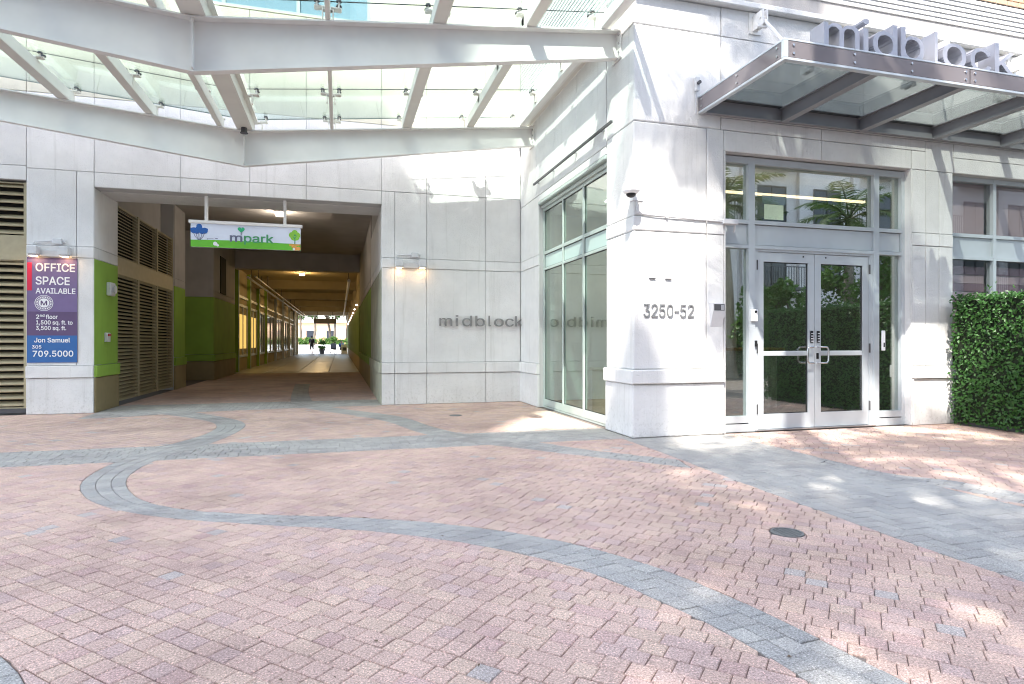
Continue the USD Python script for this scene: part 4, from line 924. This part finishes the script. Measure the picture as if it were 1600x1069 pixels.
for x in (5.15, 6.62, 8.12, 9.62):
    rod = obj('tie_rod', tube([(x, YR - .16, 5.27), (x, CY0 + .62, CZ1 + .05)], .021, 10), 'white_steel', ec, smooth=40)
    obj('wall_bracket', cat([bx(x - .09, x + .09, YR - .014, YR - .001, 5.13, 5.41, .004), bx(x - .035, x - .025, YR - .22, YR - .015, 5.17, 5.36), bx(x + .025, x + .035, YR - .22, YR - .015, 5.17, 5.36), cyl((x - .05, YR - .16, 5.27), (x + .05, YR - .16, 5.27), .016, 10), bx(x - .10, x + .036, YR - .20, YR - .17, 5.135, 5.16)]), 'white_steel', rod)
    obj('foot_bracket', cat([bx(x - .035, x - .024, CY0 + .55, CY0 + .70, CZ1 + .001, CZ1 + .09), bx(x + .024, x + .035, CY0 + .55, CY0 + .70, CZ1 + .001, CZ1 + .09), cyl((x - .045, CY0 + .62, CZ1 + .05), (x + .045, CY0 + .62, CZ1 + .05), .014, 10)]), 'white_steel', rod)
jb = thing('conduit_box', 'small grey junction fitting on the wall at the left end of the entrance canopy', 'junction box')
obj('box', bx(4.26, 4.32, YR - .06, YR - .001, 4.30, 4.47, .008), 'fixture_grey', jb)
obj('pipe', tube([(4.285, YR - .02, 4.299), (4.28, YR - .02, 4.15), (4.285, YR - .02, 4.03)], .009, 8), 'fixture_grey', jb)
obj('knob', cyl((4.29, YR - .10, 4.39), (4.29, YR - .06, 4.39), .022, 10), 'dark_grey', jb)
al = thing('alarm_horn', 'grey alarm sounder on the green passage jamb', 'alarm')
obj('case', bx(XL - .0, XL + .07, 12.12, 12.36, 1.98, 2.21, .012), 'fixture_grey', al)
obj('horn', cyl((XL + .071, 12.24, 2.09), (XL + .11, 12.24, 2.09), .05, 16, .075), 'fixture_grey', al, smooth=40)
pull = thing('alarm_pull_box', 'small red fire pull box on the green jamb below the alarm sounder', 'pull box')
obj('case', bx(XL, XL + .05, 12.02, 12.18, 1.17, 1.33, .008), 'fixture_grey', pull)
obj('lever', bx(XL + .051, XL + .07, 12.04, 12.16, 1.27, 1.31, .004), 'alarm_red', pull)

# drains
def drain(c, r, label):
    t = thing('drain_cover', label, 'drain', (c[0], c[1], 0))
    ring = shapely.Point(0, 0).buffer(r, 32); inner = shapely.Point(0, 0).buffer(r - .014, 32)
    bars = shapely.union_all([sbox(-r, -r + k * .018, r, -r + k * .018 + .009) for k in range(int(2 * r / .018) + 1)] + [sbox(-r + k * .03, -r, -r + k * .03 + .008, r) for k in range(int(2 * r / .03) + 1)]).intersection(inner)
    obj('rim', moved(prism(ring.difference(inner), .012), (0, 0, -.010)), 'cast_iron', t)
    obj('grate', moved(prism(bars, .008), (0, 0, -.009)), 'cast_iron', t)
    obj('pit', moved(prism(inner, .002), (0, 0, -.012)), 'black', t)
drain((2.648, 3.165), .095, 'round iron drain grate in the pink paving in front of the doors')
drain((1.78, 9.65), .097, 'small round drain grate in the paving below the back wall')

# ------------------------------------------------------------------ vegetation
def leaves(P, N, size, rs, spread=.7, aspect=.5):
    """folded leaf blades at the points P, roughly facing N"""
    n = len(P); d = rs.normal(size=(n, 3)); nn = N + spread * rs.normal(size=(n, 3)); nn /= np.linalg.norm(nn, axis=1)[:, None]
    t = d - nn * (d * nn).sum(1)[:, None]; t /= np.linalg.norm(t, axis=1)[:, None]; b = np.cross(nn, t)
    s = size * rs.uniform(.7, 1.3, n)[:, None]; w = s * aspect * .5
    V = np.stack([P, P + t * s * .5 + b * w + nn * s * .12, P + t * s, P + t * s * .5 - b * w + nn * s * .12], 1).reshape(-1, 3)
    k = np.arange(n)[:, None] * 4
    F = np.concatenate([k + [0, 1, 2], k + [0, 2, 3]], 0)
    return trimesh.Trimesh(V, F, process=False)
hd = thing('hedge', 'dense clipped green box hedge standing against the front wall by the entrance', 'hedge')
HX0, HX1, HY0, HY1, HZ = 8.33, 9.7, 3.2, 6.66, 1.81
obj('core', bx(HX0 + .05, HX1 - .05, HY0 + .05, HY1 - .03, .06, HZ - .05, .02), 'hedge_core', hd)
rs = np.random.default_rng(11)
PP = []; NN = []
for nrm, area_, f in (((-1, 0, 0), (HY1 - HY0) * HZ, lambda n: np.c_[np.full(n, HX0), rs.uniform(HY0, HY1, n), rs.uniform(.03, HZ, n)]),
                      ((0, 0, 1), (HX1 - HX0) * (HY1 - HY0) * .7, lambda n: np.c_[rs.uniform(HX0, HX1, n), rs.uniform(HY0, HY1, n), np.full(n, HZ)]),
                      ((0, -1, 0), (HX1 - HX0) * HZ * .7, lambda n: np.c_[rs.uniform(HX0, HX1, n), np.full(n, HY0), rs.uniform(.03, HZ, n)]),
                      ((0, 1, 0), (HX1 - HX0) * HZ * .4, lambda n: np.c_[rs.uniform(HX0, HX1, n), np.full(n, HY1), rs.uniform(.03, HZ, n)])):
    n = int(area_ * 1500); P = f(n); N = np.tile(np.array(nrm, float), (n, 1))
    dep = (meshkit.fbm(P * 9, 3, 5) - .5) * .12 - rs.uniform(0, .055, n)
    PP.append(P + N * dep[:, None]); NN.append(N + np.array([0, 0, .35]))
obj('foliage', leaves(np.vstack(PP), np.vstack(NN), .05, rs, .75, .62), 'hedge_leaf', hd)
sx_ = np.c_[rs.uniform(HX0 - .02, HX1, 260), rs.uniform(HY0, HY1, 260), HZ + rs.exponential(.035, 260)]; sy_ = np.c_[HX0 - rs.exponential(.03, 260), rs.uniform(HY0, HY1, 260), rs.uniform(.1, HZ, 260)]
obj('stray_shoots', leaves(np.vstack([sx_, sy_]), np.tile([-.5, 0, .8], (520, 1)), .055, rs, 1.0, .5), 'hedge_leaf', hd, kind='stuff')
obj('planter_box', bx(HX0 + .10, HX1 - .10, HY0 + .10, HY1 - .05, .004, .059), 'dark_grey', hd)

def crown(center, radii, n, size, seed, clumps=40):
    r_ = np.random.default_rng(seed); c = r_.normal(size=(clumps, 3)); c /= np.linalg.norm(c, axis=1)[:, None]
    c *= r_.uniform(.45, 1.0, clumps)[:, None] ** .6; rad = r_.uniform(.20, .38, clumps)
    k = r_.integers(0, clumps, n); d = r_.normal(size=(n, 3)); d /= np.linalg.norm(d, axis=1)[:, None]
    q = c[k] + d * (rad[k] * r_.uniform(.35, 1, n) ** .5)[:, None]
    return leaves(np.array(center) + q * np.array(radii), d + np.array([0, 0, .5]), size, r_, .8, .55), np.array(center) + c * np.array(radii)
def tree(label, base, height, center, radii, n, size, seed, m='tree_leaf', group=None, tr=.18, clumps=40):
    t = thing('tree', label, 'tree', group=group); b = np.array(base, float); c = np.array(center, float)
    cr, cl = crown(center, radii, n, size, seed, clumps)
    obj('crown', cr, m, t)
    r_ = np.random.default_rng(seed + 1); top = c - np.array([0, 0, radii[2] * .5]); pts = [b + (top - b) * s + np.r_[r_.normal(0, .06, 2) * (0 < s < 1), 0] for s in np.linspace(0, 1, 7)]
    obj('trunk', tube(pts, np.linspace(tr * 1.25, tr * .6, 7), 10), 'bark', t, smooth=True)
    lim = []
    for q in cl[:10]:
        a = pts[4] + (pts[6] - pts[4]) * r_.uniform(); mid = (a + q) / 2 + r_.normal(0, .12, 3) + np.array([0, 0, .1])
        lim.append(tube([a, mid, q], [tr * .4, tr * .25, tr * .08], 7))
    obj('limb', cat(lim), 'bark', t, smooth=True); return t
def palm(label, base, h, nfr, L_, seed, group='palms beside the court', over=(0, 0)):
    r_ = np.random.default_rng(seed); t = thing('palm_tree', label, 'palm', base, group=group)
    z = np.linspace(0, h, 12); lean = r_.normal(0, .012, 2)
    q_ = (z / h) ** 1.5; pts = np.c_[lean[0] * z ** 1.3 + over[0] * q_, lean[1] * z ** 1.3 + over[1] * q_, z]; obj('trunk', tube(pts, np.interp(z, [0, h * .1, h * .6, h], [.24, .17, .18, .12]), 14), 'palm_bark', t, smooth=True)
    obj('crown_shaft', tube([pts[-1] - [0, 0, .1], pts[-1] + [0, 0, .5], pts[-1] + [0, 0, .9]], [.13, .11, .05], 12), 'palm_leaf', t, smooth=True)
    top = pts[-1] + np.array([0, 0, .7])
    for k in range(nfr):
        az = k * 2.39996 + r_.normal(0, .1); el = np.interp(k, [0, nfr - 1], [1.25, -.15]) + r_.normal(0, .08); s = np.linspace(0, 1, 26); LL = L_ * r_.uniform(.85, 1.1)
        e = el - s * 1.35; step = LL / 25; hd_ = np.cumsum(np.cos(e)) * step; zz = np.cumsum(np.sin(e)) * step; dr = np.array([math.cos(az), math.sin(az), 0])
        sp = top + np.outer(hd_, dr) + np.c_[np.zeros((26, 2)), zz]; side = np.array([-dr[1], dr[0], 0]); V = []; F = []
        for i in range(3, 26):
            for q in range(2):
                for sd_ in (-1, 1):
                    p = sp[i] + (sp[min(i + 1, 25)] - sp[i]) * q * .5; tg = sp[min(i + 1, 25)] - sp[i - 1]; tg = tg / np.linalg.norm(tg)
                    l = .62 * LL / 2.6 * math.sin(math.pi * (.12 + .83 * i / 25)) ** .7 * r_.uniform(.85, 1.1); dirn = side * sd_ * .85 + tg * .55 + np.array([0, 0, -.15 + r_.normal(0, .12)]); dirn /= np.linalg.norm(dirn)
                    w = tg * .022; tip = p + dirn * l + np.array([0, 0, -.18 * l]); m_ = p + dirn * l * .55
                    o_ = len(V); V += [p - w * .6, p + w * .6, m_ + w, m_ - w, tip]; F += [(o_, o_ + 1, o_ + 2), (o_, o_ + 2, o_ + 3), (o_ + 3, o_ + 2, o_ + 4)]
        fm = cat([trimesh.Trimesh(V, F, process=False), tube(sp[::5].tolist() + [sp[-1]], np.linspace(.028, .006, len(sp[::5]) + 1), 6)])
        obj('frond', fm, 'palm_leaf', t)
    return t
palm('tall palm behind the camera on the left of the court', (1.2, -.9, 0), 11.7, 17, 2.35, 5, over=(1.5, 2.7))
palm('tall palm behind the camera facing the entrance doors', (4.2, -2.6, 0), 11.0, 11, 2.7, 6)
palm('shorter palm behind the camera at the right of the court', (12.1, -3.2, 0), 4.9, 18, 2.1, 8)
palm('slender palm behind the camera far right', (17.0, -3.4, 0), 4.7, 16, 2.2, 9)
tree('broad street tree behind the camera at left', (-6.6, -7.6, 0), 18, (-6.4, -7.0, 18.0), (3.8, 3.3, 2.2), 4600, .28, 21, tr=.26, clumps=64)
tree('broad street tree directly behind the camera', (-2.0, -8.2, 0), 18, (-2.0, -7.4, 18.2), (3.2, 2.7, 2.1), 3300, .28, 22, tr=.24, clumps=60)
tree('street tree behind the camera at right', (3.0, -8.0, 0), 17, (2.6, -7.1, 17.6), (2.7, 2.7, 2.1), 3300, .28, 23, tr=.22, clumps=50)
tree('low round shrub tree facing the doors from across the court', (13.3, -2.3, 0), 3, (13.3, -2.3, 1.9), (1.3, 1.1, 1.5), 5500, .19, 24, 'bright_leaf', clumps=26)
tree('loose flowering shrub tree across the court at the right', (18.2, -3.6, 0), 4, (18.2, -3.6, 3.0), (2.0, 1.2, 1.8), 5000, .17, 25, 'bright_leaf', clumps=30)
h2_ = thing('far_hedge', 'long clipped hedge across the court behind the camera', 'hedge')
r2 = np.random.default_rng(31); n = 16000
P = np.c_[r2.uniform(-2, 30, n), np.full(n, -5.4) + r2.normal(0, .05, n), r2.uniform(.05, 1.5, n)]
obj('foliage', leaves(P, np.tile([0, 1.0, .3], (n, 1)), .10, r2, .7, .6), 'hedge_leaf', h2_)
obj('core', bx(-2, 30, -6.6, -5.45, 0, 1.45, .03), 'hedge_core', h2_)

# ------------------------------------------------------------------ building across the street (behind the camera; seen in the glass)
op = thing('opposite_building', 'pale apartment block across the street with dark windows and balconies', 'building')
OY = -12.5
obj('tower', bx(-34, -14.01, OY - 4, OY, -.09, 46, .05), 'opposite_stucco', op)
obj('stair_tower', bx(-14.0, -11.45, OY - 1.5, OY - .3, -.09, 44.6, .05), 'opposite_stucco', op)
obj('taller_block', bx(-11.44, -8.4, OY - .9, OY - .2, -.09, 34.2, .05), 'opposite_stucco', op)
obj('link_block', bx(-8.39, -6.51, OY - 3, OY - .25, -.09, 24.0, .05), 'opposite_stucco', op)
obj('middle_block', bx(-6.5, 0.5, OY - 5, OY - .4, -.09, 22.0, .05), 'opposite_stucco', op)
obj('low_block', bx(.51, 44, OY - 5, OY, -.09, 17.0, .05), 'opposite_stucco', op)
for i, x in enumerate(np.arange(-9.5, 42, 3.4)):
    for j in range(5):
        z = .9 + j * 3.1; y = OY - .4 if x < 0 else OY
        if -0.9 < x < 1.6: continue
        w = obj('window', cat([bx(x - .85, x + .85, y, y + .06, z, z + .06), bx(x - .85, x + .85, y, y + .06, z + 1.94, z + 2.0), bx(x - .85, x - .79, y, y + .06, z + .06, z + 1.94), bx(x + .79, x + .85, y, y + .06, z + .06, z + 1.94), bx(x - .03, x + .03, y, y + .06, z + .06, z + 1.94)]), 'dark_grey', op)
        obj('pane', bx(x - .79, x + .79, y + .005, y + .02, z + .06, z + 1.94), 'window_dark', w)
        if (i + j) % 2 == 0 and j > 0:
            obj('balcony', cat([bx(x - 1.25, x + 1.25, y + .07, y + 1.1, z - .25, z - .12)] + [bx(x + a - .012, x + a + .012, y + 1.05, y + 1.075, z - .12, z + .85) for a in np.arange(-1.2, 1.21, .15)] + [bx(x - 1.22, x + 1.22, y + 1.04, y + 1.085, z + .85, z + .9)]), 'dark_grey', op)
    obj('pilaster', bx(x + 1.5, x + 1.9, (OY - .4 if x < 0 else OY) + .001, (OY - .4 if x < 0 else OY) + .22, 0, 16.5), 'opposite_stucco', op)

# ------------------------------------------------------------------ lobby things seen through the glass
ct = thing('reception_counter', 'stone faced reception counter inside the lobby behind the doors', 'counter')
obj('front', bx(5.3, 7.4, 9.1, 9.25, .013, 1.02), 'stone_top', ct); obj('top', bx(5.2, 7.5, 9.0, 9.6, 1.021, 1.07, .008), 'wood', ct)
c2 = thing('lobby_desk', 'light wooden desk behind the tall side window', 'desk')
obj('top', bx(3.9, 4.6, 7.75, 9.2, .72, .76), 'wood', c2); obj('side_panel', bx(3.92, 3.96, 7.8, 9.15, .013, .719), 'wood', c2); obj('leg', bx(4.5, 4.55, 7.8, 7.85, .013, .719), 'wood', c2)
sl = thing('strip_lamp', 'long thin warm strip lamp glowing in the lobby above the doors', 'strip lamp')
obj('tube', bx(4.6, 8.1, 7.9, 7.95, 3.40, 3.43), 'strip_light', sl); obj('suspension', cat([bx(x, x + .01, 7.92, 7.93, 3.431, 3.68) for x in (4.7, 7.9)]), 'steel', sl)
for k, (x, y) in enumerate(((4.6, 8.4), (4.6, 10.0), (6.3, 10.4))):
    t = thing('downlight', 'round recessed ceiling light in the lobby ' + ('over the desk by the tall side window', 'in the far left corner', 'behind the reception counter')[k], 'downlight', (x, y, 3.679), group='lobby downlights')
    obj('lens', cyl((0, 0, -.012), (0, 0, -.001), .07, 20), 'downlight_lens', t); obj('ring', moved(prism(shapely.Point(0, 0).buffer(.09, 24).difference(shapely.Point(0, 0).buffer(.072, 24)), .012), (0, 0, -.013)), 'print_white', t)

# ------------------------------------------------------------------ beyond the passage
g2 = obj('plaza', sheet(-30, 26, YEND + .5, 110, -.005), 'plaza'); tag(g2, 'sunlit pale plaza beyond the far end of the passage', None, None, 'structure')
lw = thing('low_wall', 'low white garden wall across the plaza beyond the passage', 'wall')
obj('wall', bx(-12, 10, 78, 78.3, 0, .75, .01), 'planter', lw); obj('coping', bx(-12, 10, 77.95, 78.35, .751, .82, .01), 'planter', lw)
r3 = np.random.default_rng(41)
for k, (x, w, lab) in enumerate(((-5.2, 1.6, 'bright green shrub behind the person at the far end'), (-2.9, 1.9, 'bright green shrub in the middle behind the low white wall'), (-.9, 1.5, 'bright green shrub right of the middle behind the low white wall'), (1.4, 1.7, 'bright green shrub at the right end behind the low white wall'))):
    s_ = thing('shrub', lab, 'shrub', group='shrubs behind the low wall')
    cr, cl = crown((x, 79.3, .95), (w, .8, .75), 1500, .22, 60 + k, 14)
    obj('foliage', cr, 'far_leaf', s_); obj('stem', cat([tube([(x + a, 79.3, 0), (x + a * 1.4, 79.3, .8)], .03, 6) for a in (-.3, 0, .3)]), 'bark', s_)
for k, (u_x, y, h, lab) in enumerate(((-4.9, 84, 5.8, 'tree at the left of the passage mouth beyond the plaza'), (-3.1, 83, 6.2, 'slim tree left of the middle beyond the plaza'), (-1.6, 85, 6.6, 'leaning tree in the middle beyond the plaza'), (-.6, 82, 6.0, 'thick trunked tree right of the middle beyond the plaza'), (.9, 84, 6.2, 'tree at the right of the passage mouth beyond the plaza'), (2.6, 86, 6.4, 'rightmost tree beyond the plaza'))):
    tree(lab, (u_x + (.5 if k == 2 else 0), y, 0), h, (u_x, y, h), (2.0, 1.6, 1.6), 2600, .30, 70 + k, 'far_leaf', 'trees beyond the passage', .17, 22)
ph = thing('peach_building', 'peach coloured low building beyond the trees at the far end', 'building')
obj('wall', bx(-14, 12, 100, 104, 0, 4.2), 'peach_wall', ph); obj('roof', bx(-14.3, 12.3, 99.7, 104.3, 4.201, 4.5), 'planter', ph)
for x in (-8, -5, -2, 1, 4): obj('window', bx(x, x + 1.1, 99.96, 99.995, 1.2, 2.9), 'window_dark', ph)

def body(J, bones, R_):
    """one continuous figure from joints and radii"""
    parts = []
    sph = lambda p, r: manifold3d.Manifold.sphere(r, 14).translate(tuple(map(float, p)))
    for a, b in bones: parts.append((sph(J[a], R_[a]) + sph(J[b], R_[b])).hull())
    m = parts[0]
    for p in parts[1:]: m = m + p
    q = m.refine_to_length(.035).to_mesh(); t = trimesh.Trimesh(np.array(q.vert_properties[:, :3]), np.array(q.tri_verts), process=True)
    trimesh.smoothing.filter_taubin(t, iterations=8); return t
def person(label, loc, rot, pose, cloth, scale=1.0):
    P_ = thing('person', label, 'person', loc, rot)
    J = {'pelvis': (0, 0, .95), 'chest': (0, 0, 1.30), 'neck': (0, .01, 1.48), 'head': (0, -.015, 1.64), 'jaw': (0, -.04, 1.585),
         'lh': (-.09, 0, .92), 'rh': (.09, 0, .92), 'lk': (-.10, -.05, .50), 'rk': (.10, .02, .50), 'la': (-.10, .08, .08), 'ra': (.10, -.02, .08), 'lt': (-.11, -.07, .04), 'rt': (.11, -.17, .04),
         'ls': (-.185, 0, 1.42), 'rs': (.185, 0, 1.42), 'le': (-.24, .03, 1.14), 're': (.24, .03, 1.14), 'lw': (-.23, -.06, .90), 'rw': (.23, -.06, .90), 'lf': (-.225, -.09, .80), 'rf': (.225, -.09, .80), 'nose': (0, -.115, 1.63)}
    if pose == 'sit':
        for k in ('pelvis', 'chest', 'neck', 'head', 'jaw', 'ls', 'rs', 'le', 're', 'nose'): J[k] = (J[k][0], J[k][1], J[k][2] - .48)
        J.update(lh=(-.09, 0, .46), rh=(.09, 0, .46), lk=(-.12, -.42, .48), rk=(.12, -.42, .48), la=(-.12, -.42, .08), ra=(.12, -.40, .08), lt=(-.13, -.56, .04), rt=(.13, -.54, .04), lw=(-.16, -.28, .56), rw=(.16, -.28, .56), lf=(-.12, -.36, .55), rf=(.12, -.36, .55))
    R_ = dict(pelvis=.145, chest=.15, neck=.058, head=.098, jaw=.066, lh=.09, rh=.09, lk=.058, rk=.058, la=.042, ra=.042, lt=.034, rt=.034, ls=.06, rs=.06, le=.042, re=.042, lw=.030, rw=.030, lf=.026, rf=.026, nose=.014)
    B_ = [('pelvis', 'chest'), ('chest', 'neck'), ('neck', 'head'), ('head', 'jaw'), ('head', 'nose'), ('pelvis', 'lh'), ('pelvis', 'rh'), ('lh', 'lk'), ('rh', 'rk'), ('lk', 'la'), ('rk', 'ra'), ('la', 'lt'), ('ra', 'rt'), ('chest', 'ls'), ('chest', 'rs'), ('ls', 'le'), ('rs', 're'), ('le', 'lw'), ('re', 'rw'), ('lw', 'lf'), ('rw', 'rf')]
    obj('body', body(J, B_, R_), 'skin', P_, smooth=True)
    grow = lambda d: {k: v + d for k, v in R_.items()}
    obj('shirt', body(J, [('pelvis', 'chest'), ('chest', 'ls'), ('chest', 'rs'), ('ls', 'le'), ('rs', 're')], {**grow(.014), 'le': .055, 're': .055}), cloth, P_, smooth=True)
    obj('shorts', body(J, [('pelvis', 'lh'), ('pelvis', 'rh'), ('lh', 'lk'), ('rh', 'rk')], {**grow(.012), 'lk': .075, 'rk': .075}), 'dark_cloth', P_, smooth=True)
    hr = trimesh.creation.icosphere(2, .106); hr.apply_translation(np.array(J['head']) + [0, .018, .022]); obj('hair', hr, 'hair', P_, smooth=True)
    return P_
person('person in dark clothes standing at the far end of the passage', (-2.62, 62.6, 0), 160, 'stand', 'dark_cloth')
bnch = thing('bench', 'low bench at the far end under the seated person in blue', 'bench', (.05, 63.0, 0))
obj('seat', bx(-.7, .7, -.22, .25, .38, .43, .01), 'wood', bnch)
for x in (-.6, .56): obj('leg', bx(x, x + .05, -.18, .2, 0, .379), 'dark_grey', bnch)
person('person in a blue shirt sitting on the bench at the far end', (.15, 63.0, .02), 20, 'sit', 'blue_cloth')
stl = thing('stroller', 'black stroller parked beside the seated person at the far end', 'stroller', (-.62, 62.7, 0))
obj('seat', hull([(x, y, z) for x in (-.24, .24) for y, z in ((-.3, .45), (.3, .5), (.32, .95), (.15, 1.0), (-.32, .55))]), 'black', stl)
obj('frame', cat([tube([(x, -.42, .12), (x, .1, .6), (x, .5, 1.05)], .015, 8) for x in (-.25, .25)] + [tube([(x, .42, .12), (x, .0, .62)], .015, 8) for x in (-.25, .25)] + [tube([(-.25, .5, 1.05), (.25, .5, 1.05)], .018, 8)]), 'dark_grey', stl)
for x in (-.29, .29):
    for y in (-.42, .42): obj('wheel', cyl((x - .02, y, .125), (x + .02, y, .125), .125, 18), 'rubber', stl)
pt = thing('potted_plant', 'dark round pot with a green plant left of the stroller at the far end', 'potted plant', (-1.7, 63.2, 0))
m_ = trimesh.creation.revolve(np.array([(0, 0), (.22, 0), (.30, .45), (.27, .45), (.25, .40), (0, .40)]), sections=20); obj('pot', m_, 'dark_grey', pt, smooth=40)
cr, _ = crown((0, 0, .8), (.42, .42, .42), 500, .18, 91, 10); obj('leaves', cr, 'far_leaf', pt)
ab = thing('sidewalk_sign', 'white folding sign board standing at the right of the far passage mouth', 'sign', (.42, 61.4, 0))
for s in (-1, 1): obj('panel', hull([(x, s * y, z) for x in (-.3, .3) for y, z in ((.25, 0), (.27, 0), (.02, .95), (.0, .95))]), 'print_white', ab)
obj('dark_print', hull([(x, -y, z) for x in (-.18, .18) for y, z in ((.2705 - .25 * .35, .34), (.2745 - .25 * .35, .34), (.2705 - .25 * .7, .66), (.2745 - .25 * .7, .66))]), 'dark_grey', ab)
hs = thing('hanging_sign', 'dark signboard hanging from two rods at the far end of the passage', 'sign', (-1.35, 60.5, 0))
obj('board', bx(-1.0, 1.0, -.04, .04, 2.9, 3.4, .01), 'dark_grey', hs)
for x in (-.7, .7): obj('rod', bx(x - .03, x + .03, -.02, .02, 3.401, 4.12), 'dark_grey', hs)

# ------------------------------------------------------------------ dry leaves and specks fallen on the paving
rl = np.random.default_rng(77); V = []; F = []
for k in range(90):
    y = 1.8 + 9 * rl.uniform() ** 1.3; x = y * .28 + rl.uniform(-.8, .8) * y
    if not area.contains(shapely.Point(x, y)): continue
    a = rl.uniform(0, 6.28); l = rl.uniform(.004, .013); w = l * rl.uniform(.3, .6); o_ = len(V); c_, s_ = math.cos(a), math.sin(a)
    for px, py, pz in ((-l, 0, .004), (0, -w, .007), (l, 0, .006), (0, w, .009)): V.append((x + c_ * px - s_ * py, y + s_ * px + c_ * py, pz))
    F += [(o_, o_ + 1, o_ + 2), (o_, o_ + 2, o_ + 3)]
lt = obj('leaf_litter', trimesh.Trimesh(V, F, process=False), 'dry_leaf'); tag(lt, 'dry leaf scraps scattered over the paving', 'leaf litter', None, 'stuff')
